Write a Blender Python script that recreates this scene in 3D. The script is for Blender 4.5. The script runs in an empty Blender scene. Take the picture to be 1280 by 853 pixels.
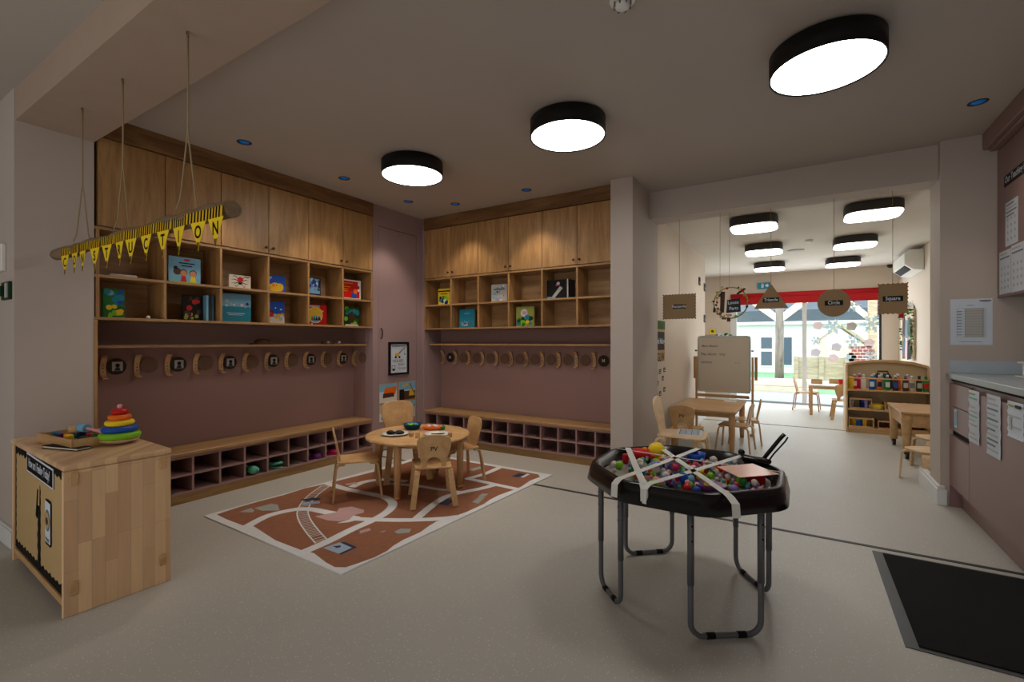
import bpy, bmesh, math, random
from mathutils import Vector, Matrix
random.seed(7)
sc = bpy.context.scene
COL = sc.collection
PI = math.pi
# ---------------------------------------------------------------- materials
def lin(c):
    return tuple(((x/12.92) if x <= .04045 else ((x+.055)/1.055)**2.4) for x in c)
MATS = {}
def _new(name):
    m = bpy.data.materials.new(name); m.use_nodes = True
    nt = m.node_tree; b = nt.nodes['Principled BSDF']
    return m, nt, b
def N(nt, t, **k):
    n = nt.nodes.new(t)
    for a, v in k.items(): setattr(n, a, v)
    return n
def flat(key, c, rough=.6, metal=0, var=.06, scale=8, bump=0, emit=0, alpha=1, spec=.4):
    """painted / plastic / paper surface with slight procedural mottling"""
    m, nt, b = _new(key); L = nt.links
    c = lin(c)
    tc = N(nt, 'ShaderNodeTexCoord'); no = N(nt, 'ShaderNodeTexNoise')
    no.inputs['Scale'].default_value = scale; no.inputs['Detail'].default_value = 4
    L.new(tc.outputs['Object'], no.inputs['Vector'])
    mx = N(nt, 'ShaderNodeMix', data_type='RGBA')
    mx.inputs[6].default_value = tuple(x*(1-var) for x in c)+(1,)
    mx.inputs[7].default_value = tuple(min(1, x*(1+var)) for x in c)+(1,)
    L.new(no.outputs['Fac'], mx.inputs[0]); L.new(mx.outputs[2], b.inputs['Base Color'])
    b.inputs['Roughness'].default_value = rough; b.inputs['Metallic'].default_value = metal
    b.inputs['Specular IOR Level'].default_value = spec
    if bump:
        bp = N(nt, 'ShaderNodeBump'); bp.inputs['Strength'].default_value = bump; bp.inputs['Distance'].default_value = .01
        n2 = N(nt, 'ShaderNodeTexNoise'); n2.inputs['Scale'].default_value = scale*12
        L.new(tc.outputs['Object'], n2.inputs['Vector']); L.new(n2.outputs['Fac'], bp.inputs['Height']); L.new(bp.outputs['Normal'], b.inputs['Normal'])
    if emit:
        b.inputs['Emission Color'].default_value = c+(1,); b.inputs['Emission Strength'].default_value = emit
    MATS[key] = m; return m
def wood(key, c1, c2, scale=(9, 9, .9), rough=.42, strong=1.0, nscale=2.2):
    m, nt, b = _new(key); L = nt.links
    tc = N(nt, 'ShaderNodeTexCoord'); oi = N(nt, 'ShaderNodeObjectInfo')
    mp = N(nt, 'ShaderNodeMapping'); mp.inputs['Scale'].default_value = scale
    ad = N(nt, 'ShaderNodeVectorMath', operation='ADD'); ml = N(nt, 'ShaderNodeMath', operation='MULTIPLY'); ml.inputs[1].default_value = 37.
    L.new(oi.outputs['Random'], ml.inputs[0]); L.new(tc.outputs['Object'], mp.inputs['Vector'])
    L.new(mp.outputs['Vector'], ad.inputs[0]); L.new(ml.outputs[0], ad.inputs[1])
    n1 = N(nt, 'ShaderNodeTexNoise'); n1.inputs['Scale'].default_value = nscale; n1.inputs['Detail'].default_value = 6; n1.inputs['Distortion'].default_value = .9
    n2 = N(nt, 'ShaderNodeTexNoise'); n2.inputs['Scale'].default_value = nscale*7; n2.inputs['Detail'].default_value = 3
    L.new(ad.outputs[0], n1.inputs['Vector']); L.new(ad.outputs[0], n2.inputs['Vector'])
    mm = N(nt, 'ShaderNodeMath', operation='MULTIPLY_ADD'); mm.inputs[1].default_value = .35
    L.new(n2.outputs['Fac'], mm.inputs[0]); L.new(n1.outputs['Fac'], mm.inputs[2])
    cr = N(nt, 'ShaderNodeValToRGB'); cr.color_ramp.elements[0].position = .5; cr.color_ramp.elements[1].position = .86
    cr.color_ramp.elements[0].color = lin(c1)+(1,); cr.color_ramp.elements[1].color = lin(c2)+(1,)
    L.new(mm.outputs[0], cr.inputs['Fac'])
    hs = N(nt, 'ShaderNodeHueSaturation'); mr = N(nt, 'ShaderNodeMapRange')
    mr.inputs[3].default_value = 1-.09*strong; mr.inputs[4].default_value = 1+.09*strong
    L.new(oi.outputs['Random'], mr.inputs[0]); L.new(mr.outputs[0], hs.inputs['Value']); L.new(cr.outputs['Color'], hs.inputs['Color'])
    L.new(hs.outputs['Color'], b.inputs['Base Color']); b.inputs['Roughness'].default_value = rough
    MATS[key] = m; return m
def block_wood(key):
    """butcher-block staves running upright on a face that lies in the local x / z plane"""
    m, nt, b = _new(key); L = nt.links
    tc = N(nt, 'ShaderNodeTexCoord'); sp = N(nt, 'ShaderNodeSeparateXYZ'); L.new(tc.outputs['Object'], sp.inputs[0])
    cb = N(nt, 'ShaderNodeCombineXYZ'); ad = N(nt, 'ShaderNodeMath', operation='ADD')
    L.new(sp.outputs['X'], ad.inputs[0]); L.new(sp.outputs['Y'], ad.inputs[1])
    L.new(sp.outputs['Z'], cb.inputs['X']); L.new(ad.outputs[0], cb.inputs['Y'])
    br = N(nt, 'ShaderNodeTexBrick'); br.offset = .37; br.offset_frequency = 3; br.squash = 1
    br.inputs['Scale'].default_value = 1; br.inputs['Brick Width'].default_value = .31; br.inputs['Row Height'].default_value = .047
    br.inputs['Mortar Size'].default_value = .0004
    br.inputs['Color1'].default_value = lin((.90, .74, .52))+(1,); br.inputs['Color2'].default_value = lin((.76, .57, .36))+(1,)
    br.inputs['Mortar'].default_value = lin((.5, .36, .22))+(1,)
    L.new(cb.outputs[0], br.inputs['Vector'])
    mp = N(nt, 'ShaderNodeMapping'); mp.inputs['Scale'].default_value = (30, 30, 2.5); L.new(tc.outputs['Object'], mp.inputs['Vector'])
    no = N(nt, 'ShaderNodeTexNoise'); no.inputs['Scale'].default_value = 1.5; no.inputs['Detail'].default_value = 5; L.new(mp.outputs[0], no.inputs['Vector'])
    mx = N(nt, 'ShaderNodeMix', data_type='RGBA', blend_type='MULTIPLY'); mx.inputs[0].default_value = .3
    L.new(br.outputs['Color'], mx.inputs[6]); L.new(no.outputs['Fac'], mx.inputs[7])
    gm = N(nt, 'ShaderNodeBrightContrast'); gm.inputs['Bright'].default_value = .1; L.new(mx.outputs[2], gm.inputs['Color'])
    L.new(gm.outputs[0], b.inputs['Base Color']); b.inputs['Roughness'].default_value = .38
    MATS[key] = m
def floor_mat():
    m, nt, b = _new('speckled_vinyl'); L = nt.links
    tc = N(nt, 'ShaderNodeTexCoord')
    n1 = N(nt, 'ShaderNodeTexNoise'); n1.inputs['Scale'].default_value = .9; n1.inputs['Detail'].default_value = 3
    L.new(tc.outputs['Object'], n1.inputs['Vector'])
    cr = N(nt, 'ShaderNodeValToRGB'); cr.color_ramp.elements[0].position = .3; cr.color_ramp.elements[1].position = .7
    cr.color_ramp.elements[0].color = lin((.70, .695, .665))+(1,); cr.color_ramp.elements[1].color = lin((.745, .735, .705))+(1,)
    L.new(n1.outputs['Fac'], cr.inputs['Fac'])
    v = N(nt, 'ShaderNodeTexVoronoi'); v.inputs['Scale'].default_value = 95; L.new(tc.outputs['Object'], v.inputs['Vector'])
    lt = N(nt, 'ShaderNodeMath', operation='LESS_THAN'); lt.inputs[1].default_value = .2; L.new(v.outputs['Distance'], lt.inputs[0])
    sp = N(nt, 'ShaderNodeSeparateColor'); L.new(v.outputs['Color'], sp.inputs[0])
    g2 = N(nt, 'ShaderNodeMath', operation='GREATER_THAN'); g2.inputs[1].default_value = .62; L.new(sp.outputs[0], g2.inputs[0])
    mu = N(nt, 'ShaderNodeMath', operation='MULTIPLY'); L.new(lt.outputs[0], mu.inputs[0]); L.new(g2.outputs[0], mu.inputs[1])
    mx = N(nt, 'ShaderNodeMix', data_type='RGBA'); mx.inputs[7].default_value = lin((.90, .89, .86))+(1,)
    L.new(mu.outputs[0], mx.inputs[0]); L.new(cr.outputs['Color'], mx.inputs[6]); L.new(mx.outputs[2], b.inputs['Base Color'])
    b.inputs['Roughness'].default_value = .42; b.inputs['Specular IOR Level'].default_value = .35
    MATS['vinyl'] = m
def plaster(key, c, c2=None, sc_=.7):
    m, nt, b = _new(key); L = nt.links
    tc = N(nt, 'ShaderNodeTexCoord'); n1 = N(nt, 'ShaderNodeTexNoise'); n1.inputs['Scale'].default_value = sc_; n1.inputs['Detail'].default_value = 5
    L.new(tc.outputs['Object'], n1.inputs['Vector'])
    cr = N(nt, 'ShaderNodeValToRGB'); cr.color_ramp.elements[0].position = .3; cr.color_ramp.elements[1].position = .7
    c2 = c2 or tuple(x*.96 for x in c)
    cr.color_ramp.elements[0].color = lin(c)+(1,); cr.color_ramp.elements[1].color = lin(c2)+(1,)
    L.new(n1.outputs['Fac'], cr.inputs['Fac']); L.new(cr.outputs['Color'], b.inputs['Base Color'])
    b.inputs['Roughness'].default_value = .75; b.inputs['Specular IOR Level'].default_value = .2
    bp = N(nt, 'ShaderNodeBump'); bp.inputs['Strength'].default_value = .04; n2 = N(nt, 'ShaderNodeTexNoise'); n2.inputs['Scale'].default_value = 90
    L.new(tc.outputs['Object'], n2.inputs['Vector']); L.new(n2.outputs['Fac'], bp.inputs['Height']); L.new(bp.outputs['Normal'], b.inputs['Normal'])
    MATS[key] = m
def emitter(key, c, s):
    m = bpy.data.materials.new(key); m.use_nodes = True; nt = m.node_tree; nt.nodes.clear()
    o = N(nt, 'ShaderNodeOutputMaterial'); e = N(nt, 'ShaderNodeEmission'); e.inputs[0].default_value = lin(c)+(1,); e.inputs[1].default_value = s
    nt.links.new(e.outputs[0], o.inputs[0]); MATS[key] = m
def glass(key, tint=(1, 1, 1), gl=.08):
    m = bpy.data.materials.new(key); m.use_nodes = True; nt = m.node_tree; nt.nodes.clear()
    o = N(nt, 'ShaderNodeOutputMaterial'); t = N(nt, 'ShaderNodeBsdfTransparent'); t.inputs[0].default_value = tint+(1,)
    g = N(nt, 'ShaderNodeBsdfGlossy'); g.inputs['Roughness'].default_value = .02; mx = N(nt, 'ShaderNodeMixShader'); mx.inputs[0].default_value = gl
    nt.links.new(t.outputs[0], mx.inputs[1]); nt.links.new(g.outputs[0], mx.inputs[2]); nt.links.new(mx.outputs[0], o.inputs[0]); MATS[key] = m

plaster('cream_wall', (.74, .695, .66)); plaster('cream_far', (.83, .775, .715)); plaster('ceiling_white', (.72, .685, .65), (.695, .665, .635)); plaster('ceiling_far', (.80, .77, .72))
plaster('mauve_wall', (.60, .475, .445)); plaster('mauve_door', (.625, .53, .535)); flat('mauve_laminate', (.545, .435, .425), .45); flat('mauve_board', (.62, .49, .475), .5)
flat('beam_brown', (.66, .585, .52), .8)
floor_mat()
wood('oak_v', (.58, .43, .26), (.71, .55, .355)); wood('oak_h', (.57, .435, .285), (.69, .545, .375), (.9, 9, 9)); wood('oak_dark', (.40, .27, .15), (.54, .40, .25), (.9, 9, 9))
wood('oak_floorstrip', (.50, .38, .22), (.62, .48, .30), (.9, 9, 9))
wood('maple', (.72, .56, .37), (.82, .67, .48), (2, 2, 2), nscale=4, rough=.35); wood('maple_v', (.70, .53, .35), (.80, .64, .45), (12, 12, 1.4)); wood('maple_h', (.70, .54, .36), (.80, .65, .46), (1.4, 12, 12))
wood('maple_pale', (.80, .67, .50), (.88, .77, .62), (2, 9, 9)); wood('timber', (.66, .58, .46), (.80, .73, .62), (2, 2, 9), rough=.8); wood('bark', (.42, .39, .36), (.58, .55, .5), (6, 6, 1), rough=.9)
wood('timber_pale', (.84, .79, .68), (.93, .89, .8), (1, 9, 9), rough=.8); wood('fence_wood', (.62, .56, .47), (.76, .70, .60), (1, 3, 9), rough=.85)
block_wood('block')
flat('white_paint', (.86, .87, .87), .4); flat('white_plastic', (.88, .88, .86), .35); flat('black_plastic', (.04, .04, .043), .24, spec=.5); flat('black_matt', (.03, .03, .03), .8)
flat('lamp_black', (.06, .06, .06), .55); flat('grey_steel', (.42, .43, .45), .38, .55); flat('recess_shade', (.05, .04, .04), .9)
flat('strip_dark', (.19, .185, .175), .5); flat('mat_black', (.05, .05, .055), .95, bump=.6, scale=40); flat('mat_rim', (.34, .35, .36), .5, .4)
flat('twine', (.60, .52, .40), .9); flat('burlap', (.64, .54, .42), .95, var=.35, scale=90, bump=.8); flat('cardboard', (.60, .50, .37), .85, var=.08)
flat('yellow', (.93, .80, .12), .5); flat('yellow_deep', (.85, .68, .1), .5); flat('black_ink', (.03, .03, .03), .7); flat('paper', (.80, .84, .89), .6); flat('paper_warm', (.86, .83, .78), .7)
flat('grey_ink', (.42, .46, .52), .7); flat('red', (.75, .07, .06), .4); flat('red_blind', (.70, .03, .07), .7); flat('orange', (.90, .42, .08), .45); flat('blue', (.07, .30, .68), .4)
flat('navy', (.05, .10, .30), .5); flat('green', (.10, .48, .20), .5); flat('lime', (.50, .78, .12), .4); flat('teal', (.10, .52, .62), .5); flat('sky', (.45, .68, .80), .5)
flat('pink', (.88, .60, .62), .6); flat('purple', (.38, .14, .42), .35); flat('magenta', (.78, .12, .36), .6); flat('brown', (.30, .19, .12), .7); flat('mint', (.35, .68, .58), .5)
flat('grey', (.45, .45, .45), .6); flat('pale_grey', (.70, .70, .68), .6); flat('skin', (.75, .52, .38), .6); flat('dark_green', (.04, .22, .12), .5); flat('lilac', (.55, .50, .76), .8)
flat('bowl_blue', (.04, .24, .42), .3); flat('kraft', (.72, .61, .43), .8); flat('leaf', (.20, .36, .12), .8, var=.3, scale=20); flat('leaf_pale', (.60, .62, .28), .7)
flat('rug_terracotta', (.60, .40, .30), .95, var=.16, scale=30, bump=.5); flat('rug_white', (.88, .89, .90), .95, var=.05, scale=30, bump=.4); flat('rug_grey', (.62, .64, .62), .95); flat('rug_pink', (.76, .62, .62), .95)
flat('rug_navy', (.18, .22, .32), .95); flat('rug_ice', (.62, .70, .78), .95); flat('worktop', (.70, .75, .79), .3); flat('worktop_edge', (.55, .56, .56), .4)
flat('tape_white', (.82, .82, .80), .6); flat('tray_mirror', (.62, .60, .57), .15, .0); flat('board_white', (.76, .72, .65), .25, var=.02); flat('wood_disc', (.47, .36, .29), .8, var=.2, scale=60)
flat('wood_disc_dark', (.22, .17, .13), .8, var=.2, scale=60); flat('alu', (.72, .76, .78), .35, .6); flat('render_white', (.95, .94, .95), .8); flat('roof_grey', (.30, .34, .37), .8, var=.2)
flat('grass', (.46, .64, .47), .95, var=.2, scale=20, bump=.6); flat('deck', (.60, .60, .66), .6); flat('window_dark', (.30, .36, .42), .2); flat('lamp_grey', (.20, .19, .18), .6); flat('sticker_a', (.96, .90, .94), .7); flat('sticker_b', (.88, .89, .96), .7); flat('mauve_shaded', (.36, .26, .24), .7); flat('cap_tan', (.78, .52, .25), .5); flat('frost_blue', (.82, .93, 1.), .7); flat('brick_pink', (.85, .55, .58), .8)
flat('card_salmon', (.86, .64, .56), .2, spec=.6); flat('lens_blue', (.05, .35, .60), .2, emit=.25); flat('brass', (.35, .22, .12), .35, .7); flat('twig', (.30, .27, .26), .9)
flat('denim', (.25, .36, .45), .9); flat('charcoal', (.2, .2, .21), .8); flat('beige', (.77, .69, .55), .8); flat('water_clear', (.74, .70, .64), .2)
emitter('lamp_glow', (1., .975, .945), 14.5); emitter('lamp_glow_far', (1., .98, .95), 8.5)
glass('pane', (.97, .99, 1.), .05)

# ---------------------------------------------------------------- mesh builder
class G:
    def __init__(s): s.v = []; s.f = []; s.m = []; s.names = []; s.smooth = []
    def mi(s, n):
        if n not in s.names: s.names.append(n)
        return s.names.index(n)
    def add(s, vs, fs, mat, smooth=False):
        o = len(s.v); s.v += [tuple(p) for p in vs]; k = s.mi(mat)
        for f in fs: s.f.append([i+o for i in f]); s.m.append(k); s.smooth.append(smooth)
        return s
    def box(s, x0, x1, y0, y1, z0, z1, mat):
        vs = [(x, y, z) for x in (x0, x1) for y in (y0, y1) for z in (z0, z1)]
        return s.add(vs, [(0, 1, 3, 2), (4, 6, 7, 5), (0, 4, 5, 1), (2, 3, 7, 6), (0, 2, 6, 4), (1, 5, 7, 3)], mat)
    def obox(s, c, ax, ay, az, mat):
        c = Vector(c); ax = Vector(ax); ay = Vector(ay); az = Vector(az)
        vs = [c+ax*i+ay*j+az*k for i in (-1, 1) for j in (-1, 1) for k in (-1, 1)]
        return s.add(vs, [(0, 1, 3, 2), (4, 6, 7, 5), (0, 4, 5, 1), (2, 3, 7, 6), (0, 2, 6, 4), (1, 5, 7, 3)], mat)
    def tube(s, pts, r, mat, seg=8, closed=False, rs=None):
        pts = [Vector(p) for p in pts]; n = len(pts); vs = []; fs = []
        up = None
        for i, p in enumerate(pts):
            a = pts[(i-1) % n] if (closed or i > 0) else p; b = pts[(i+1) % n] if (closed or i < n-1) else p
            d = (b-a).normalized()
            if up is None:
                up = Vector((0, 0, 1)) if abs(d.z) < .9 else Vector((0, 1, 0))
            u = d.cross(up)
            if u.length < 1e-4: u = d.orthogonal()
            u.normalize(); w = u.cross(d).normalized(); up = w
            rr = rs[i] if rs else r
            for k in range(seg):
                t = 2*PI*k/seg; vs.append(p+u*math.cos(t)*rr+w*math.sin(t)*rr)
        m = n if closed else n-1
        for i in range(m):
            for k in range(seg):
                a = i*seg+k; b = i*seg+(k+1) % seg; c = ((i+1) % n)*seg+(k+1) % seg; d = ((i+1) % n)*seg+k
                fs.append((a, b, c, d))
        s.add(vs, fs, mat, True)
        if not closed:
            s.add(vs[:seg], [tuple(range(seg))[::-1]], mat); s.add(vs[-seg:], [tuple(range(seg))], mat)
        return s
    def cyl(s, p0, p1, r, mat, seg=20, r1=None):
        return s.tube([p0, p1], r, mat, seg, rs=[r, r if r1 is None else r1])
    def lathe(s, prof, c, mat, seg=28, sx=1, sy=1, smooth=True):
        c = Vector(c); vs = []; fs = []
        for r, z in prof:
            for k in range(seg):
                t = 2*PI*k/seg; vs.append(c+Vector((math.cos(t)*r*sx, math.sin(t)*r*sy, z)))
        for i in range(len(prof)-1):
            for k in range(seg): fs.append((i*seg+k, i*seg+(k+1) % seg, (i+1)*seg+(k+1) % seg, (i+1)*seg+k))
        s.add(vs, fs, mat, smooth)
        if prof[0][0] > 1e-5: s.add(vs[:seg], [tuple(range(seg))[::-1]], mat)
        if prof[-1][0] > 1e-5: s.add(vs[-seg:], [tuple(range(seg))], mat)
        return s
    def ball(s, c, r, mat, n=8, sz=1, sx=1, sy=1):
        prof = [(max(1e-6, r*math.cos(-PI/2+PI*i/n)), r*sz*math.sin(-PI/2+PI*i/n)) for i in range(n+1)]
        return s.lathe(prof, c, mat, n*2, sx, sy)
    def prism(s, pts, o, u, v, n, t, mat, smooth=False):
        """2D outline extruded by t along n; o origin, u/v plane axes"""
        o = Vector(o); u = Vector(u); v = Vector(v); n = Vector(n); k = len(pts)
        a = [o+u*p[0]+v*p[1] for p in pts]; b = [p+n*t for p in a]
        s.add(a+b, [tuple(range(k))[::-1], tuple(range(k, 2*k))], mat)
        s.add(a+b, [(i, (i+1) % k, k+(i+1) % k, k+i) for i in range(k)], mat, smooth)
        return s
    def strap(s, pts, wd, w, t, mat):
        """flat bent strip: centre path, width direction, width, thickness"""
        pts = [Vector(p) for p in pts]; wd = Vector(wd).normalized(); vs = []; fs = []; n = len(pts)
        for i, p in enumerate(pts):
            d = (pts[min(i+1, n-1)]-pts[max(i-1, 0)]).normalized(); nn = d.cross(wd).normalized()
            ww = w[i] if isinstance(w, (list, tuple)) else w
            for a, b in ((-1, -1), (1, -1), (1, 1), (-1, 1)): vs.append(p+wd*a*ww/2+nn*b*t/2)
        for i in range(n-1):
            for k in range(4): fs.append((i*4+k, i*4+(k+1) % 4, i*4+4+(k+1) % 4, i*4+4+k))
        fs.append((0, 3, 2, 1)); e = (n-1)*4; fs.append((e, e+1, e+2, e+3))
        return s.add(vs, fs, mat)
    # flat art on the local x/z plane facing -y
    def rect(s, x0, x1, z0, z1, y, mat, t=.0012): return s.box(x0, x1, y-t, y, z0, z1, mat)
    def disc(s, x, z, r, y, mat, t=.0012, seg=20, sz=1):
        return s.prism([(r*math.cos(2*PI*i/seg), r*sz*math.sin(2*PI*i/seg)) for i in range(seg)], (x, y, z), (1, 0, 0), (0, 0, 1), (0, -1, 0), t, mat)
    def poly(s, pts, y, mat, t=.0012): return s.prism(pts, (0, y, 0), (1, 0, 0), (0, 0, 1), (0, -1, 0), t, mat)
    def text(s, body, x, z, size, y, mat, align='CENTER', rot=0, t=.0008, sx=1.0):
        vs, fs = textmesh(body)
        w = max(p[0] for p in vs)-min(p[0] for p in vs) if vs else 0
        x0 = min(p[0] for p in vs) if vs else 0
        off = -x0-(w/2 if align == 'CENTER' else 0)
        c, sn = math.cos(rot), math.sin(rot); out = []
        for a, b in vs:
            a = (a+off)*size*sx; b = b*size
            out.append((x+a*c-b*sn, y-t, z+a*sn+b*c))
        return s.add(out, fs, mat)
    def build(s, name, parent=None, loc=(0, 0, 0), rz=0, bev=0, seg=1):
        me = bpy.data.meshes.new(name); me.from_pydata(s.v, [], s.f); me.update()
        for n in s.names: me.materials.append(MATS[n])
        me.polygons.foreach_set('material_index', s.m); me.polygons.foreach_set('use_smooth', s.smooth)
        bm = bmesh.new(); bm.from_mesh(me)
        bmesh.ops.remove_doubles(bm, verts=bm.verts, dist=1e-6)
        bmesh.ops.recalc_face_normals(bm, faces=bm.faces); bm.to_mesh(me); bm.free()
        o = bpy.data.objects.new(name, me); COL.objects.link(o)
        o.location = loc; o.rotation_euler = (0, 0, rz)
        if parent: o.parent = parent
        if bev:
            b = o.modifiers.new('bevel', 'BEVEL'); b.width = bev; b.segments = seg; b.limit_method = 'ANGLE'; b.angle_limit = .7
        return o
_TX = {}
def textmesh(body):
    if body in _TX: return _TX[body]
    c = bpy.data.curves.new('lettering', 'FONT'); c.body = body; c.size = 1; c.offset = .018; c.resolution_u = 3; c.fill_mode = 'FRONT'
    o = bpy.data.objects.new('lettering', c); COL.objects.link(o); dg = bpy.context.evaluated_depsgraph_get(); dg.update()
    me = bpy.data.meshes.new_from_object(o.evaluated_get(dg)); vs = [(v.co.x, v.co.y) for v in me.vertices]; fs = [tuple(p.vertices) for p in me.polygons]
    bpy.data.objects.remove(o); bpy.data.curves.remove(c); bpy.data.meshes.remove(me)
    _TX[body] = (vs, fs); return vs, fs
def tag(o, label=None, cat=None, group=None, kind=None):
    if label: o['label'] = label
    if cat: o['category'] = cat
    if group: o['group'] = group
    if kind: o['kind'] = kind
    return o
def thing(name, label, cat, loc=(0, 0, 0), rz=0, group=None):
    o = bpy.data.objects.new(name, None); COL.objects.link(o); o.empty_display_size = .1
    o.location = loc; o.rotation_euler = (0, 0, rz); return tag(o, label, cat, group)
def single(g, name, label, cat, loc=(0, 0, 0), rz=0, group=None, bev=0, rot=None):
    o = g.build(name, None, loc, rz, bev)
    if rot: o.rotation_euler = rot
    return tag(o, label, cat, group)
def struct(g, name, parent=None, bev=0, loc=(0, 0, 0), rz=0):
    o = g.build(name, parent, loc, rz, bev)
    if not parent: o['kind'] = 'structure'
    return o
def sbox(name, x0, x1, y0, y1, z0, z1, mat, parent=None):
    cx, cy = (x0+x1)/2, (y0+y1)/2
    return struct(G().box(x0-cx, x1-cx, y0-cy, y1-cy, 0, z1-z0, mat), name, parent, loc=(cx, cy, z0))
def dup(root, loc, rz, label=None, group=None, cat=None):
    r = root.copy(); COL.objects.link(r); r.location = loc; r.rotation_euler = (0, 0, rz)
    if label: r['label'] = label
    if group: r['group'] = group
    for ch in root.children:
        c = ch.copy(); COL.objects.link(c); c.parent = r
        for g in ch.children:
            d = g.copy(); COL.objects.link(d); d.parent = c
    return r
ORD = ['first', 'second', 'third', 'fourth', 'fifth', 'sixth', 'seventh', 'eighth', 'ninth', 'tenth', 'eleventh', 'twelfth', 'thirteenth']
R90 = PI/2
# ---------------------------------------------------------------- the room
CH, CF = 2.68, 2.545
sbox('floor', -7.2, 1.62, -4.2, 10.46, -.1, 0, 'vinyl')
g = G().box(-7.2, 1.7, -4.2, 4.66, CH, CH+.1, 'ceiling_white'); struct(g, 'ceiling')
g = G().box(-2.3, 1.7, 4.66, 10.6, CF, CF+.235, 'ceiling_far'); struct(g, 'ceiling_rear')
sbox('wall_front', -7.2, 1.7, -4.3, -4.2, 0, CH, 'cream_wall'); sbox('wall_far_left', -7.3, -7.2, -4.3, .78, 0, CH, 'cream_wall')
sbox('wall_left', -7.2, -3.89, .78, 1.141, 0, CH, 'cream_wall')
sbox('wall_left_recess', -4.35, -4.19, 1.141, 3.53, 0, CH, 'mauve_wall')
sbox('wall_back', -4.0, -1.475, 4.53, 4.66, 0, CH, 'mauve_wall')
g = G().box(-4.35, -4.0, 3.45, 4.66, 0, CH, 'mauve_wall').box(-4.05, -3.885, 3.452, 3.529, 0, 2.68, 'mauve_door').box(-4.05, -3.885, 4.123, 4.25, 0, 2.68, 'mauve_door').box(-4.05, -3.885, 3.529, 4.123, 2.46, 2.68, 'mauve_door')
struct(g, 'wall_corner')
g = G().box(-4.0, -3.856, 4.221, 4.53, 0, 2.68, 'mauve_door'); struct(g, 'trim_1')
# the mauve corner cupboard door
d1 = G().box(.004, .590, 0, .04, .01, 2.455, 'mauve_door').build('door_1', None, (-3.889, 3.529, 0), R90, .002); d1['kind'] = 'structure'
h = G().tube([(.035, -.004, 1.345), (.035, -.02, 1.34), (.035, -.03, 1.31), (.035, -.03, 1.27), (.035, -.02, 1.24), (.035, -.004, 1.235)], .006, 'brass', 8); h.build('door_handle', d1)
# left overhead beam and right-hand beam, piers
sbox('beam_left', -3.89, 1.55, .785, 1.141, 2.494, CH, 'beam_brown')['kind'] = 'structure'
sbox('wall_pilaster', -1.475, -1.27, 4.10, 4.956, 0, CH, 'cream_wall')
sbox('beam_right', -1.27, 1.55, 4.65, 4.90, 2.415, CH, 'cream_wall')
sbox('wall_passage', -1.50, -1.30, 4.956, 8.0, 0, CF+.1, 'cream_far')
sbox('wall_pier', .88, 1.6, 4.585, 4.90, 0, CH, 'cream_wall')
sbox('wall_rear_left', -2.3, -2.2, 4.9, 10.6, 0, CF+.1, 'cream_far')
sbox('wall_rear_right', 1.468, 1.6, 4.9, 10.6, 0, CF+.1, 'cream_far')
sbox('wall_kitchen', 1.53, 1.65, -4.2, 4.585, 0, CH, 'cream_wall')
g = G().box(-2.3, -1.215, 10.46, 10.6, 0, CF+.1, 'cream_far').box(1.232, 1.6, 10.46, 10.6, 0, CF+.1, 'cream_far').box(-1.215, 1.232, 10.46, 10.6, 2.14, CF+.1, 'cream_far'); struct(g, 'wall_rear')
# skirting
g = G().box(-7.2, -3.875, .762, .78, 0, .1, 'white_paint').box(-7.2, -3.875, .768, .78, .1, .112, 'white_paint'); struct(g, 'baseboard_left', bev=.002)
g = G().box(.858, .88, 4.563, 5.2, 0, .115, 'white_paint').box(.858, .915, 4.563, 4.585, 0, .115, 'white_paint').box(.864, .905, 4.57, 5.2, .115, .14, 'white_paint'); struct(g, 'baseboard_pier', bev=.003)
sbox('baseboard_passage', -1.298, -1.285, 4.96, 8.0, 0, .1, 'white_paint')
sbox('baseboard_rear', -2.2, -1.215, 10.44, 10.459, 0, .1, 'white_paint')
sbox('baseboard_right', 1.45, 1.467, 5.0, 10.45, 0, .1, 'white_paint')
# dark vinyl joint strips on the floor
sbox('trim_2', -3.87, 1.0, 3.412, 3.44, 0, .003, 'strip_dark'); sbox('trim_3', -1.28, .52, 7.70, 7.73, 0, .003, 'strip_dark')
# cornices over the built-in cupboards
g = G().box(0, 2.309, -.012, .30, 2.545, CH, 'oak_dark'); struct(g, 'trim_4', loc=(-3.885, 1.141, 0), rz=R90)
g = G().box(0, 2.382, -.012, .30, 2.545, CH, 'oak_dark'); struct(g, 'trim_5', loc=(-3.855, 4.22, 0))

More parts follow.
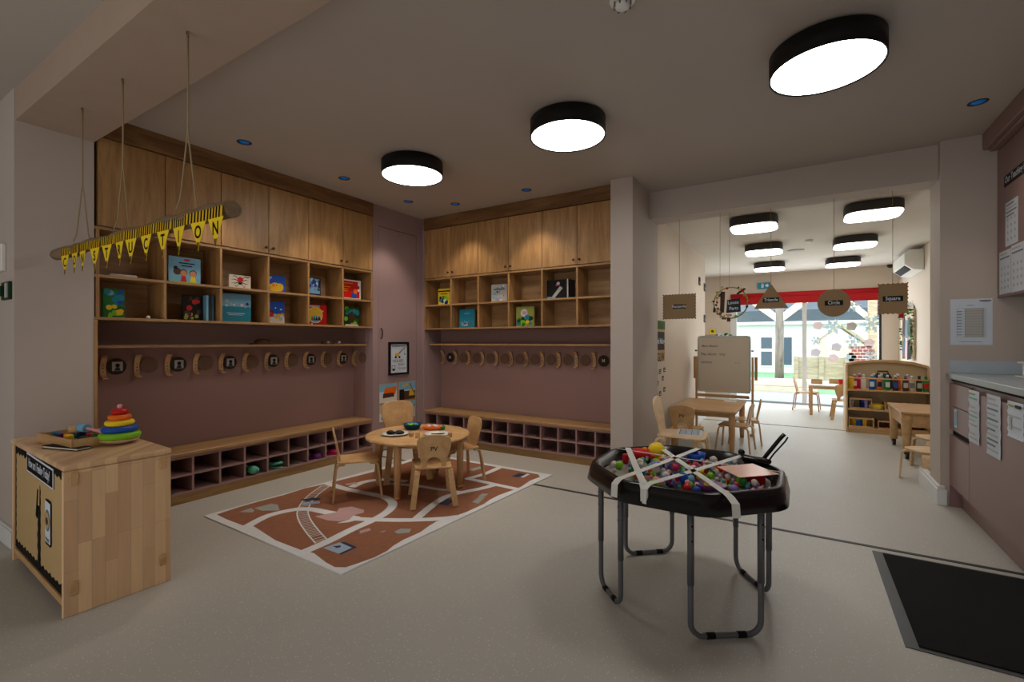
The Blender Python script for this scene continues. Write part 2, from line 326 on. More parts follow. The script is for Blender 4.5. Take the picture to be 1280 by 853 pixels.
# ---------------------------------------------------------------- built-in units (local: x along wall, y into wall, z up)
SIDE = {'left': 'on the left wall', 'back': 'on the back wall'}
def knob(parent, x, z):
    G().lathe([(.004, 0), (.004, .012), (.011, .016), (.012, .022), (.008, .027), (.001, .028)], (0, 0, 0), 'brass', 14).build('knob', parent)
    k = parent.children[-1]; k.rotation_euler = (R90, 0, 0); k.location = (x, 0, z)
def wall_unit(side, o, rz, L, edges):
    where = SIDE[side]
    # three double-door cupboards
    nm = ['left-hand', 'middle', 'right-hand']
    for i in range(3):
        x0, x2 = edges[2*i], edges[2*i+2]; xm = edges[2*i+1]
        P0 = Matrix.Rotation(rz, 3, 'Z') @ Vector((x0, 0, 0)) + Vector(o)
        t = thing('wall_cupboard', '%s pair of oak cupboard doors above the book cubbies, %s' % (nm[i], where), 'cupboard', tuple(P0)+() if False else (P0.x, P0.y, 1.957), rz, 'oak cupboards '+where)
        w = x2-x0
        G().box(.001, w-.001, .022, .28, 0, .585, 'oak_v').build('carcass', t)
        for j, (a, b) in enumerate(((x0, xm), (xm, x2))):
            dr = G().box(0, b-a-.005, 0, .019, 0, .578, 'oak_v').build('door', t, (a-x0+.0025, 0, .004), 0, .0012)
            knob(dr, (b-a-.035) if j == 0 else .03, .045)
    # cubby shelving
    t = thing('cubby_shelf', 'oak open cubby shelving of two rows %s, holding picture books' % where, 'shelf', (o[0], o[1], 1.345), rz)
    H = .61; D = .285
    G().box(0, L, .268, D, 0, H, 'oak_h').build('back_panel', t)
    for z in (0, .278, H-.02): G().box(0, L, .0, .266, z, z+.018, 'oak_h').build('shelf_board', t, bev=.001)
    for i, x in enumerate(edges):
        xx = min(max(x-.009, 0), L-.018)
        for z0, z1 in ((.0182, .2778), (.2962, .5898)):
            G().box(xx, xx+.018, .001, .266, z0, z1, 'oak_v').build('divider', t, bev=.001)
    # coat shelf
    single(G().box(.02, L-.012, .065, .30, 0, .02, 'oak_h'), 'coat_shelf', 'long thin oak shelf above the coat hooks '+where, 'shelf', (o[0], o[1], 1.158), rz, bev=.001)
    # shoe bench
    t = thing('shoe_bench', 'long oak-topped shoe bench with two rows of mauve cubbies along the %s wall' % side, 'bench', o, rz)
    G().box(0, L, -.012, .30, .349, .378, 'oak_h').build('bench_top', t, bev=.004)
    G().box(0, L, .004, .02, 0, .068, 'oak_floorstrip').build('plinth', t)
    G().box(0, L, .28, .298, .069, .348, 'mauve_shaded').build('back_panel', t)  # darker mauve paints in the shade at the back of the cubbies
    for z in (.069, .200, .333): G().box(0, L, 0, .279, z, z+.014, 'mauve_board').build('shelf_board', t)
    for i in range(13):
        x = min(max(i*L/12-.007, 0), L-.014)
        for z0, z1 in ((.0832, .1998), (.2142, .3328)):
            G().box(x, x+.014, 0, .279, z0, z1, 'mauve_board').build('divider', t)
W1O = (-3.885, 1.141, 0); W2O = (-3.855, 4.22, 0)
e1 = [.018, .396, .777, 1.164, 1.547, 1.931, 2.309]; e2 = [.0, .41, .798, 1.199, 1.604, 1.994, 2.382]
wall_unit('left', W1O, R90, 2.309, e1); wall_unit('back', W2O, 0, 2.382, e2)
# oak end panel of the left unit
g = G().box(-4.19, -3.885, 1.1415, 1.158, .378, 1.344, 'oak_v'); struct(g, 'trim_6')
# coat hooks (C-shaped bent ply, tips standing out from the wall) and wooden name discs
def hook_g():
    g = G(); g.strap([(0, -.062, .165), (0, -.038, .15), (0, -.018, .115), (0, -.010, .075), (0, -.014, .035), (0, -.03, .012), (0, -.062, .006)], (1, 0, 0), .034, .010, 'maple')
    return g
def hooks(side, xs, zz, o, rz, depth):
    proto = None
    for i, x in enumerate(xs):
        P0 = Matrix.Rotation(rz, 3, 'Z') @ Vector((x, depth, 0)) + Vector(o)
        lab = 'curved plywood coat hook %s, %s from the left' % (SIDE[side], ORD[i])
        if proto is None:
            t = thing('coat_hook', lab, 'hook', (P0.x, P0.y, zz), rz, 'coat hooks '+SIDE[side]); proto = t
            hook_g().build('bent_strip', t, bev=.002)
            for z in (.05, .075, .1): G().cyl((0, -.022, z), (0, -.0, z), .0035, 'black_matt', 8).build('screw', t)
            G().box(-.010, .010, -.009, -.0005, .03, .12, 'maple').build('back_plate', t)
        else: dup(proto, (P0.x, P0.y, zz), rz, lab)
hooks('left', [1.272+.1966*i-1.141 for i in range(12)], .937, W1O, R90, .303)
hooks('back', [-3.80+.2005*i+3.855 for i in range(12)], .925, W2O, 0, .308)
def name_disc(lab, P0, rz, kind, group):
    t = thing('name_disc', lab, 'disc', P0, rz, group)
    dark = kind in ('photo', 'emblem')
    G().disc(0, 0, .058, 0, 'wood_disc_dark' if dark else 'wood_disc', .008, 28).build('wooden_slice', t, bev=.001)
    if kind == 'photo':
        G().rect(-.027, .035, -.032, .034, -.0085, 'pale_grey').build('photo', t)
        G().disc(.004, .008, .014, -.0102, 'black_ink').poly([(-.016, -.03), (.022, -.03), (.014, -.006), (-.006, -.006)], -.0102, 'charcoal').build('portrait', t)
    if kind == 'emblem':
        G().text('M', 0, -.014, .05, -.0085, 'paper_warm', sx=.9).build('letter', t)
for i in range(12):
    k = 'photo' if i % 2 == 0 else 'plain'
    if i == 11:
        name_disc('plain wooden disc on the side wall at the right end of the left coat hooks', (-4.04, 3.449, 1.03), 0, 'plain', 'wooden name discs on the left wall'); continue
    y = 1.352+.1955*i
    name_disc('%s round wooden name disc on the left wall, %s from the left' % ('dark photo-covered' if k == 'photo' else 'plain brown', ORD[i]), (-4.186, y, 1.022), R90, k, 'wooden name discs on the left wall')
for i in range(11):
    k = 'emblem' if i in (0, 10) else 'plain'
    name_disc('%s round wooden name disc on the back wall, %s from the left' % ('dark letter-marked' if k == 'emblem' else 'plain brown', ORD[i]), (-3.70+.2*i, 4.526, 1.005), 0, k, 'wooden name discs on the back wall')
# ---------------------------------------------------------------- ceiling fittings
def round_lamp(x, y, lab):
    t = thing('ceiling_lamp', lab, 'ceiling light', (x, y, CH), 0, 'round black ceiling lamps in the main room')
    g = G(); R = .248
    g.lathe([(R-.008, -.012), (R-.008, -.118), (R, -.122), (R, -.012)], (0, 0, 0), 'lamp_black', 56)
    g.lathe([(R-.02, 0), (R-.02, -.012)], (0, 0, 0), 'lamp_black', 40); g.build('housing', t)
    G().lathe([(R-.009, -.108), (R-.009, -.116), (.15, -.118), (.001, -.119)], (0, 0, 0), 'lamp_glow', 56).build('diffuser', t)
round_lamp(-2.709, 2.824, 'round black drum ceiling lamp with glowing face, smallest-looking, nearest the corner cupboards')
round_lamp(-1.313, 2.825, 'round black drum ceiling lamp with glowing face, middle of the three')
round_lamp(.108, 2.811, 'round black drum ceiling lamp with glowing face, rightmost and nearest the kitchen units')
def square_lamp(x, y, i, lab):
    t = thing('ceiling_lamp', lab, 'ceiling light', (x, y, CF), 0, 'rounded-square ceiling lamps in the rear room')
    R = .232
    def ring(r, n=48): return [(r*math.copysign(abs(math.cos(2*PI*k/n))**.5, math.cos(2*PI*k/n)), r*math.copysign(abs(math.sin(2*PI*k/n))**.5, math.sin(2*PI*k/n))) for k in range(n)]
    G().prism(ring(R), (0, 0, -.098), (1, 0, 0), (0, 1, 0), (0, 0, 1), .086, 'lamp_grey').prism(ring(R-.02), (0, 0, -.012), (1, 0, 0), (0, 1, 0), (0, 0, 1), .012, 'lamp_black').build('housing', t)
    g = G().prism(ring(R-.006), (0, 0, -.112), (1, 0, 0), (0, 1, 0), (0, 0, 1), .0138, 'lamp_glow_far'); g.build('diffuser', t, bev=.006, seg=2)
for i, (x, y) in enumerate(((-.43, 5.72), (-.43, 7.36), (-.445, 9.1), (.605, 5.75), (.6, 7.45), (.585, 9.2))):
    square_lamp(x, y, i, 'dark rounded-square ceiling lamp in the rear room, %s row, %s from the front' % ('left' if i < 3 else 'right', ORD[i % 3]))
def spot(x, y, lab, power=22):
    t = thing('recessed_spotlight', lab, 'spotlight', (x, y, CH), 0, 'recessed spotlights')
    G().lathe([(.038, 0), (.045, -.003), (.05, -.001), (.05, 0)], (0, 0, 0), 'lamp_black', 24).build('rim', t)
    G().lathe([(.037, -.0005), (.02, -.0025), (.001, -.003)], (0, 0, 0), 'lens_blue', 24).build('lens', t)
    if power:
        l = bpy.data.lights.new('spot_beam', 'SPOT'); l.energy = power; l.color = (1, .84, .66); l.spot_size = 1.5; l.spot_blend = .55; l.shadow_soft_size = .03
        o = bpy.data.objects.new('spot_beam', l); COL.objects.link(o); o.location = (x, y, CH-.02)
spot(-3.504, 1.892, 'blue-tinted recessed spotlight nearest the hanging banner, before the left cupboards'); spot(-3.508, 2.783, 'blue-tinted recessed spotlight before the left cupboards, between the banner and the corner')
spot(-3.511, 3.60, 'blue-tinted recessed spotlight before the corner cupboard door'); spot(-3.147, 3.93, 'blue-tinted recessed spotlight before the back cupboards, nearest the corner')
spot(-2.265, 3.93, 'blue-tinted recessed spotlight before the back cupboards, farther from the corner'); spot(.935, 3.96, 'blue-tinted recessed spotlight beside the kitchen wall cupboard', 6)
t = thing('smoke_detector', 'white round smoke detector on the main room ceiling', 'smoke detector', (-.648, 1.948, CH))
G().lathe([(.055, 0), (.055, -.018), (.048, -.024), (.04, -.026)], (0, 0, 0), 'white_plastic', 28).build('base', t)
g = G().lathe([(.03, -.026), (.034, -.04), (.02, -.052), (.001, -.055)], (0, 0, 0), 'white_plastic', 24)
for k in range(8):
    a = k*PI/4; g.box(.036*math.cos(a)-.003, .036*math.cos(a)+.003, .036*math.sin(a)-.003, .036*math.sin(a)+.003, -.045, -.024, 'grey')
g.build('sensor_cage', t)
single(G().lathe([(.045, 0), (.045, -.02), (.035, -.03), (.001, -.032)], (0, 0, 0), 'white_plastic', 20), 'smoke_detector', 'small white smoke detector on the rear room ceiling between the lamps', 'smoke detector', (.1, 7.3, CF))
single(G().lathe([(.11, 0), (.10, -.01), (.001, -.012)], (0, 0, 0), 'pale_grey', 24), 'ceiling_vent', 'flat round vent disc on the rear room ceiling', 'vent', (-.05, 8.0, CF))
t = thing('security_camera', 'small black dome camera high in the rear room corner', 'camera', (1.33, 10.3, CF))
G().lathe([(.05, 0), (.05, -.03), (.035, -.055), (.001, -.07)], (0, 0, 0), 'black_plastic', 16).build('dome', t); G().lathe([(.06, 0), (.06, -.008)], (0, 0, 0), 'white_plastic', 16).build('mount', t)
# ---------------------------------------------------------------- left wall devices
t = thing('thermostat', 'white framed wall control panel at the left edge of the room', 'thermostat', (-4.16, .78, 1.70))
G().box(-.11, .11, -.022, 0, -.075, .09, 'white_plastic').build('case', t, bev=.004); G().box(-.08, .075, -.024, -.0222, -.05, .065, 'grey').build('screen', t)
t = thing('call_point', 'dark green switch box on the left wall below the white panel', 'switch', (-4.0, .78, 1.50))
G().box(-.085, .075, -.016, 0, -.05, .055, 'dark_green').build('case', t, bev=.003); G().box(-.05, -.01, -.034, -.0162, -.03, .03, 'dark_green').build('lever', t, bev=.003)
G().box(.02, .06, -.022, -.0162, -.04, .045, 'pale_grey').build('cover_plate', t)
# ---------------------------------------------------------------- picture books
def book(lab, loc, rz, w, h, t, cover, art=None, lean=0, group=None, spiral=False):
    """front cover in local x/z plane facing -y; spine at x=0"""
    o = thing('picture_book', lab, 'book', loc, rz, group)
    o.rotation_euler = (-lean, 0, rz)
    g = G().box(0, w, 0, .0025, 0, h, cover).box(0, w, t-.0025, t, 0, h, cover).box(-.0025, .0005, 0, t, 0, h, cover); g.build('cover', o)
    G().box(.001, w-.004, .003, t-.003, .003, h-.003, 'paper_warm').build('pages', o)
    if art:
        a = G(); art(a, w, h, -.0003); a.build('cover_picture', o)
    if spiral:
        a = G(); n = 11
        for i in range(n): a.tube([(.006*math.cos(q*PI/3)-.002, t/2+(t*.7)*math.sin(q*PI/3), h*(i+.7)/n) for q in range(6)], .0012, 'grey_steel', 5, True)
        a.build('spiral_binding', o)
    return o
def blobs(cols, n, x0, x1, z0, z1, r0, r1, sd):
    R = random.Random(sd); return [(R.uniform(x0, x1), R.uniform(z0, z1), R.uniform(r0, r1), cols[R.randrange(len(cols))]) for _ in range(n)]
def scatter(a, w, h, y, cols, n, sd, z0=.1, z1=.9, r=.09):
    for i, (x, z, q, c) in enumerate(blobs(cols, n, .12, .88, z0, z1, r*.5, r, sd)):
        q *= min(w, h); a.disc(min(max(x*w, q), w-q), min(max(z*h, q), h-q), q, y-.0002*i, c, .0005, 10)
def a_jungle(a, w, h, y): scatter(a, w, h, y, ['sky', 'teal', 'blue'], 16, 1, .45, .95, .2); scatter(a, w, h, y-.004, ['green', 'lime', 'leaf', 'yellow'], 16, 2, .05, .45, .18)
def a_song(a, w, h, y):
    a.rect(.015, w-.015, .012, h-.012, y, 'sky', .0004); a.disc(w*.55, h*.9, .022, y-.0006, 'red', .0004, 16, .5)
    a.rect(w*.3, w*.8, h*.76, h*.8, y-.0006, 'black_ink', .0004).rect(w*.38, w*.72, h*.66, h*.7, y-.0006, 'black_ink', .0004)
    for x, c in ((.45, 'red'), (.75, 'yellow')): a.disc(w*x, h*.42, .026, y-.0008, 'brown', .0004).disc(w*x, h*.4, .022, y-.0012, 'skin', .0004).poly([(w*x-.022, h*.08), (w*x+.022, h*.08), (w*x+.012, h*.3), (w*x-.012, h*.3)], y-.001, c, .0004)
    a.disc(w*.25, h*.45, .026, y-.0008, 'brown', .0004).disc(w*.2, h*.58, .014, y-.001, 'black_ink', .0004); a.rect(w*.1, w*.9, h*.03, h*.08, y-.0006, 'lime', .0004)
def a_dark(a, w, h, y): scatter(a, w, h, y, ['red', 'brown', 'orange', 'black_ink'], 12, 5, .3, .9, .16); scatter(a, w, h, y-.003, ['yellow_deep', 'brown', 'leaf_pale'], 8, 6, .08, .3, .13)
def a_spider(a, w, h, y):
    cx, cz = w*.5, h*.55
    for s in (-1, 1):
        for k, (dx, dz) in enumerate(((.4, .38), (.44, .12), (.42, -.18), (.3, -.42))):
            a.poly([(cx, cz-.003), (cx, cz+.003), (cx+s*w*dx*.6, cz+h*dz+.004), (cx+s*w*dx, cz+h*dz*.6), (cx+s*w*dx*.6, cz+h*dz-.002)], y-.0002*k, 'black_ink', .0005)
    a.disc(cx, cz-.012, .016, y-.0012, 'black_ink', .0006).disc(cx, cz+.014, .023, y-.0018, 'red', .0006)
    a.rect(w*.75, w*.95, h*.86, h*.92, y, 'black_ink', .0005)
def a_teal(a, w, h, y):
    a.rect(0, w, h*.55, h, y, 'sky', .0003); scatter(a, w, h, y-.0006, ['paper', 'pale_grey'], 7, 9, .52, .75, .07)
    a.rect(w*.25, w*.8, h*.3, h*.325, y-.001, 'paper', .0004).rect(w*.3, w*.75, h*.25, h*.265, y-.001, 'paper', .0004); a.disc(w*.88, h*.66, .012, y-.001, 'navy', .0004)
def a_lion(a, w, h, y):
    a.disc(w*.5, h*.3, h*.3, y, 'yellow_deep', .0005, 14, .95).disc(w*.32, h*.28, h*.2, y-.0005, 'yellow_deep', .0005).disc(w*.72, h*.32, h*.24, y-.001, 'yellow_deep', .0005).disc(w*.42, h*.42, .013, y-.0016, 'orange', .0005).disc(w*.56, h*.42, .005, y-.0021, 'black_ink', .0005)
    a.disc(w*.22, h*.22, .009, y-.0022, 'red', .0005).rect(w*.08, w*.35, h*.85, h*.9, y, 'paper', .0004).rect(w*.08, w*.3, h*.76, h*.81, y, 'paper', .0004)
def a_blue(a, w, h, y): a.rect(.01, w-.01, h*.12, h*.95, y, 'sky', .0003); scatter(a, w, h, y-.0006, ['blue', 'denim', 'lilac', 'paper'], 16, 12, .3, .9, .13); a.rect(.01, w-.01, .004, h*.14, y-.0006, 'navy', .0004); a.rect(w*.82, w*.95, h*.5, h*.9, y-.005, 'navy', .0004)
def a_red(a, w, h, y):
    a.rect(.018, w-.018, .018, h-.014, y, 'red', .0004)
    n = 12
    for i in range(n):
        for xx in (.003, w-.011): a.rect(xx, xx+.008, h*(i+.2)/n, h*(i+.65)/n, y, 'paper', .0004)
        a.rect(w*(i+.2)/n, w*(i+.65)/n, h-.011, h-.003, y, 'paper', .0004)
    for i, (a0, a1, z) in enumerate(((.15, .62, .8), (.1, .5, .62), (.1, .42, .5), (.12, .38, .4))): a.rect(w*a0, w*a1, h*z, h*(z+.025), y-.0006, 'yellow_deep', .0004)
    a.disc(w*.68, h*.24, .034, y-.001, 'blue', .0005).disc(w*.74, h*.42, .026, y-.0016, 'orange', .0005).disc(w*.88, h*.5, .014, y-.002, 'paper', .0004).rect(w*.86, w*.97, h*.72, h*.92, y-.0012, 'paper', .0004)
def a_xmas(a, w, h, y):
    scatter(a, w, h, y, ['yellow', 'paper', 'green'], 12, 20, .02, .98, .05)
    a.disc(w*.45, h*.48, h*.4, y-.003, 'paper_warm', .0005, 28).disc(w*.45, h*.5, h*.36, y-.0037, 'yellow_deep', .0005, 28).disc(w*.45, h*.3, h*.2, y-.0043, 'sky', .0005, 20)
    for x, c in ((.3, 'red'), (.4, 'green'), (.5, 'navy'), (.6, 'brown'), (.25, 'lime'), (.65, 'dark_green')): a.poly([(w*x-.014, h*.22), (w*x+.014, h*.22), (w*x, h*.44)], y-.005, c, .0005)
    a.rect(w*.2, w*.65, h*.86, h*.95, y-.004, 'pale_grey', .0005)
def a_navy(a, w, h, y): a.rect(0, w, 0, h*.3, y, 'paper_warm', .0004); scatter(a, w, h, y-.001, ['red', 'brown', 'red', 'black_ink'], 7, 31, .35, .55, .15); scatter(a, w, h, y-.003, ['paper', 'pale_grey', 'yellow_deep', 'brown'], 8, 33, .14, .4, .12); scatter(a, w, h, y, ['paper'], 4, 34, .55, .8, .04)
def a_forest(a, w, h, y):
    scatter(a, w, h, y, ['green', 'lime', 'leaf', 'teal'], 22, 41, .1, .95, .15); a.disc(w*.5, h*.4, h*.2, y-.005, 'brown', .0005, 16, 1.2).disc(w*.5, h*.62, h*.12, y-.0056, 'brown', .0005).rect(w*.1, w*.9, .003, .02, y-.0055, 'paper_warm', .0005)
def a_yellow(a, w, h, y): a.rect(0, w, h*.8, h*.88, y, 'black_ink', .0004).rect(w*.2, w*.8, h*.65, h*.7, y, 'black_ink', .0004); scatter(a, w, h, y-.001, ['teal', 'navy', 'lime', 'paper', 'green'], 12, 51, .08, .48, .14)
def a_night(a, w, h, y): a.rect(w*.2, w*.8, h*.55, h*.68, y, 'teal', .0004).rect(w*.3, w*.7, h*.74, h*.79, y, 'sky', .0004); scatter(a, w, h, y-.001, ['paper', 'red', 'sky', 'orange', 'teal'], 14, 61, .12, .4, .07)
def a_pale(a, w, h, y): a.rect(w*.15, w*.85, h*.68, h*.76, y, 'denim', .0004); scatter(a, w, h, y-.001, ['pink', 'denim', 'grey', 'paper', 'sky'], 18, 71, .1, .9, .1)
def a_paint(a, w, h, y): a.disc(w*.45, h*.68, h*.2, y, 'paper', .0004, 16).rect(w*.35, w*.6, h*.6, h*.76, y-.0006, 'pink', .0004); scatter(a, w, h, y-.0015, ['green', 'teal', 'yellow', 'dark_green', 'lime'], 16, 81, .06, .5, .15)
def a_black(a, w, h, y): a.poly([(w*.25, h*.1), (w*.4, h*.05), (w*.85, h*.55), (w*.7, h*.66)], y, 'pale_grey', .0004).disc(w*.6, h*.8, .018, y, 'pale_grey', .0004).disc(w*.52, h*.72, .012, y-.0005, 'magenta', .0004).rect(0, w*.45, 0, h*.12, y-.0006, 'sky', .0004)
BX = -3.985
zu, zl = 1.642, 1.3635
L_ = 'in the left wall cubbies'
def lb(lab, y, z, w, h, t, c, art, **k): book(lab, (BX, y, z), R90, w, h, t, c, art, group='picture books '+L_, **k)
lb('green and blue jungle picture book standing in the lower left-most cubby', 1.218, zl, .115, .20, .022, 'green', a_jungle)
lb('pale blue spiral-bound songbook standing in the upper cubby near the banner', 1.60, zu, .215, .20, .012, 'sky', a_song, spiral=True)
lb('dark picture book with red and brown creatures in a lower cubby', 1.69, zl, .14, .195, .012, 'black_ink', a_dark)
lb('white square board book with a red and black spider', 2.03, zu, .175, .115, .02, 'paper_warm', a_spider)
lb('large teal sea picture book with a small white creature', 1.945, zl, .262, .235, .012, 'teal', a_teal)
lb('blue board book with a big yellow shaggy animal', 2.325, zu, .195, .15, .02, 'blue', a_lion)
lb('navy picture book with a snowy night scene, in a lower cubby', 2.335, zl, .175, .20, .012, 'blue', a_navy)
lb('pale blue picture book in an upper cubby, fourth from the banner', 2.722, zu, .165, .175, .014, 'navy', a_blue)
lb('red picture book with a round snowy village window', 2.72, zl, .235, .20, .012, 'red', a_xmas)
lb('red picture book with a white stamp-edge border', 3.10, zu, .275, .205, .012, 'paper_warm', a_red)
lb('green woodland picture book with a brown animal', 3.15, zl, .205, .205, .012, 'dark_green', a_forest)
for i, (c, h) in enumerate((('sky', .2), ('charcoal', .205), ('denim', .2))):
    book('thin book standing spine-out beside the dark picture book, %s' % ('pale blue, leftmost', 'charcoal, middle', 'dull blue, rightmost')[i], (-3.945, 1.852+.02*i, zl), PI, .15, h, .016, c, None, group='spine-out books in the left wall cubbies')
    o = COL.objects[-1]
single(G().box(0, .15, 0, .10, 0, .006, 'paper_warm').box(0, .15, .0, .1, .0062, .013, 'pale_grey').box(.01, .148, .002, .095, .0132, .018, 'paper_warm'), 'paper_stack', 'small stack of pale card lying on the upper left-most cubby shelf', 'paper', (-3.94, 1.235, 1.6415), R90-.1)
g = G().lathe([(.012, 0), (.014, .01), (.009, .02), (.001, .023)], (0, 0, 0), 'paper_warm', 12); single(g, 'wooden_bead', 'tiny pale bead on the lower shelf of the left wall cubbies', 'bead', (-3.93, 1.45, zl))
def bb(lab, x, z, w, h, t, c, art): book(lab, (x, 4.31, z), 0, w, h, t, c, art, group='picture books in the back wall cubbies')
bb('yellow picture book in the upper left cubby of the back wall', -3.71, zu, .175, .195, .03, 'yellow', a_yellow)
bb('dark teal picture book with little figures in a lower cubby of the back wall', -3.385, zl, .21, .215, .02, 'teal', a_night)
bb('pale grey picture book with pink specks in an upper cubby of the back wall', -2.935, zu, .205, .195, .025, 'pale_grey', a_pale)
bb('green and teal paint-splashed picture book in a lower cubby of the back wall', -2.61, zl, .215, .215, .022, 'leaf_pale', a_paint)
bb('black picture book with a slanting silver shape in an upper cubby of the back wall', -2.235, zu, .21, .195, .02, 'black_ink', a_black)
for i in range(2): book('thin book standing behind the black picture book, %s' % ('charcoal', 'silver')[i], (-2.03+.02*i, 4.27, zu), -R90, .0, .2, .014, ('charcoal', 'pale_grey')[i], None) if 0 else None
book('slim silver book standing spine-out beside the black picture book', (-1.985, 4.29, zu), R90, .16, .195, .014, 'charcoal', lambda a, w, h, y: a.box(-.0035, -.0028, 0, .014, 0, h, 'pale_grey'))
# things on the coat shelf
g = G().lathe([(.11, 0), (.105, .008), (.07, .012), (.062, .03), (.045, .044), (.001, .05)], (0, 0, 0), 'brown', 20); single(g, 'sun_hat', 'crumpled dark brown hat lying on the coat shelf of the left wall', 'hat', (-4.06, 2.35, 1.1785))
for i, y in enumerate((2.93, 3.0, 3.06, 3.13)):
    g = G().ball((0, 0, .014), .014, ('charcoal', 'pale_grey', 'brown', 'pale_grey')[i], 6).cyl((0, 0, .028), (0, 0, .04), .003, 'black_ink', 6)
    single(g, 'small_toy', 'tiny %s toy on the coat shelf of the left wall, %s in its row' % (('charcoal', 'pale', 'brown', 'whitish')[i], ORD[i]), 'toy', (-4.02, y, 1.1785), 0, 'tiny toys on the coat shelf')
# shoes in the cubbies
def shoe(lab, loc, rz, c, side=False):
    t = thing('shoe', lab, 'shoe', loc, rz, 'shoes in the bench cubbies')
    sole = [(.028*math.cos(a)*(1.0 if math.sin(a) > 0 else .8), .078*math.sin(a)) for a in [2*PI*i/20 for i in range(20)]]
    G().prism(sole, (0, 0, 0), (1, 0, 0), (0, 1, 0), (0, 0, 1), .012, c, True).build('sole', t)
    G().ball((0, .035, .02), .03, c, 8, .8, .95, 1.3).tube([(-.024, .0, .03), (-.026, -.04, .038), (0, -.074, .042), (.026, -.04, .038), (.024, 0, .03)], .009, c, 8).build('upper', t)
    t.scale = (1.22,)*3
    if side: t.rotation_euler = (.35, PI/2.3, rz)
    return t
shoe('mint green rubber clog lying on its side with sole outward, in a lower bench cubby', (-3.96, 2.19, .118), .6-R90, 'mint', True)
shoe('mint green rubber clog resting upright, one cubby right of its pair', (-3.97, 2.395, .0835), .35+R90, 'mint')
shoe('purple and pink child trainer in a lower bench cubby, left of the pair', (-3.97, 2.78, .0835), -.9, 'purple'); shoe('magenta child trainer in a lower bench cubby, right of the purple one', (-3.97, 2.975, .0835), -.9, 'magenta')
# ---------------------------------------------------------------- poster and photos on the cupboard door (plane x=-3.889, facing +x)
DX = -3.8885
t = thing('framed_poster', 'black framed crane poster hung on the mauve cupboard door', 'poster', (DX, 3.672, .828), R90)
W, H = .305, .37
G().box(0, W, -.022, 0, 0, .022, 'black_plastic').box(0, W, -.022, 0, H-.022, H, 'black_plastic').box(0, .022, -.022, 0, .0222, H-.0222, 'black_plastic').box(W-.022, W, -.022, 0, .0222, H-.0222, 'black_plastic').build('frame', t)
G().rect(.022, W-.022, .022, H-.022, -.004, 'paper').build('print', t)
g = G(); y = -.0055; cx = W/2
g.text('WORKING ON IT', cx, .315, .027, y, 'grey_ink', sx=.95); g.poly([(.10, .215), (.15, .222), (.255, .305), (.248, .31), (.14, .24), (.10, .235)], y, 'grey_ink')
g.rect(.10, .16, .21, .245, y-.0013, 'yellow_deep').disc(.108, .198, .014, y-.002, 'black_ink').disc(.165, .198, .014, y-.002, 'black_ink').rect(.246, .249, .225, .30, y, 'black_ink').rect(.238, .258, .222, .24, y-.0013, 'grey_ink')
g.text('HOUSE', cx-.01, .14, .045, y, 'grey_ink', sx=1.1); g.text('READY', cx+.045, .103, .032, y, 'grey_ink'); g.rect(.05, .10, .1, .105, y, 'black_ink').rect(.05, .055, .05, .1, y, 'black_ink').rect(.095, .1, .05, .1, y, 'black_ink').rect(.06, .09, .045, .07, y-.0013, 'black_ink')
g.text('TO PLAY', cx+.05, .058, .032, y, 'grey_ink'); g.build('print_artwork', t)
def photo(lab, y, z, w, h, fn):
    t = thing('photo_card', lab, 'photo', (DX, y, z), R90, 'digger photo cards on the cupboard door')
    G().rect(-.008, w+.008, -.008, h+.008, 0, 'kraft', .002).build('backing', t); G().rect(0, w, 0, h, -.0022, 'paper', .001).build('print', t)
    g = G(); fn(g, w, h, -.0034); g.build('image', t)
def ph1(g, w, h, y): g.rect(0, w, h*.6, h, y, 'sky', .0005).rect(0, w, 0, h*.3, y, 'paper_warm', .0005).poly([(w*.2, h*.35), (w*.9, h*.4), (w*.98, h*.85), (w*.3, h*.8)], y-.0007, 'orange', .0005).poly([(w*.18, h*.25), (w*.85, h*.28), (w*.8, h*.5), (w*.2, h*.5)], y-.0014, 'brown', .0005)
def ph2(g, w, h, y):
    g.rect(0, w, h*.55, h, y, 'sky', .0005).rect(0, w, 0, h*.5, y, 'brown', .0005).rect(0, w*.3, 0, h*.6, y-.0007, 'black_ink', .0005).poly([(w*.15, h*.8), (w*.6, h*.95), (w*.62, h*.85), (w*.2, h*.72)], y-.0014, 'yellow_deep', .0005).poly([(w*.6, h*.2), (w*.95, h*.2), (w*.9, h*.6), (w*.65, h*.6)], y-.0014, 'yellow_deep', .0005)
    g.poly([(w*.6, h*.92), (w*.95, h*.2), (w, h*.25), (w*.68, h*.95)], y-.0021, 'grey', .0005)
def ph3(g, w, h, y): g.rect(0, w, h*.5, h, y, 'pale_grey', .0005).poly([(w*.1, h*.1), (w*.5, h*.1), (w*.45, h*.7), (w*.15, h*.6)], y-.0007, 'grey_ink', .0005).poly([(w*.3, h*.6), (w*.9, h*.85), (w*.9, h*.8), (w*.35, h*.5)], y-.0014, 'denim', .0005)
def ph4(g, w, h, y): g.rect(0, w, h*.6, h, y, 'sky', .0005).poly([(w*.2, h*.1), (w*.95, h*.1), (w*.95, h*.75), (w*.5, h*.6)], y-.0007, 'charcoal', .0005).poly([(w*.05, h*.75), (w*.5, h*.95), (w*.5, h*.88)], y-.0014, 'grey', .0005)
photo('photo of an orange digger in snow, upper left of the four on the cupboard door', 3.545, .53, .255, .2, ph1); photo('photo of a yellow digger by water, upper right of the four on the cupboard door', 3.838, .532, .255, .2, ph2)
photo('photo of a grey machine, lower left of the four on the cupboard door', 3.545, .325, .255, .18, ph3); photo('photo of a dark machine, lower right of the four behind the chair', 3.838, .328, .255, .18, ph4)
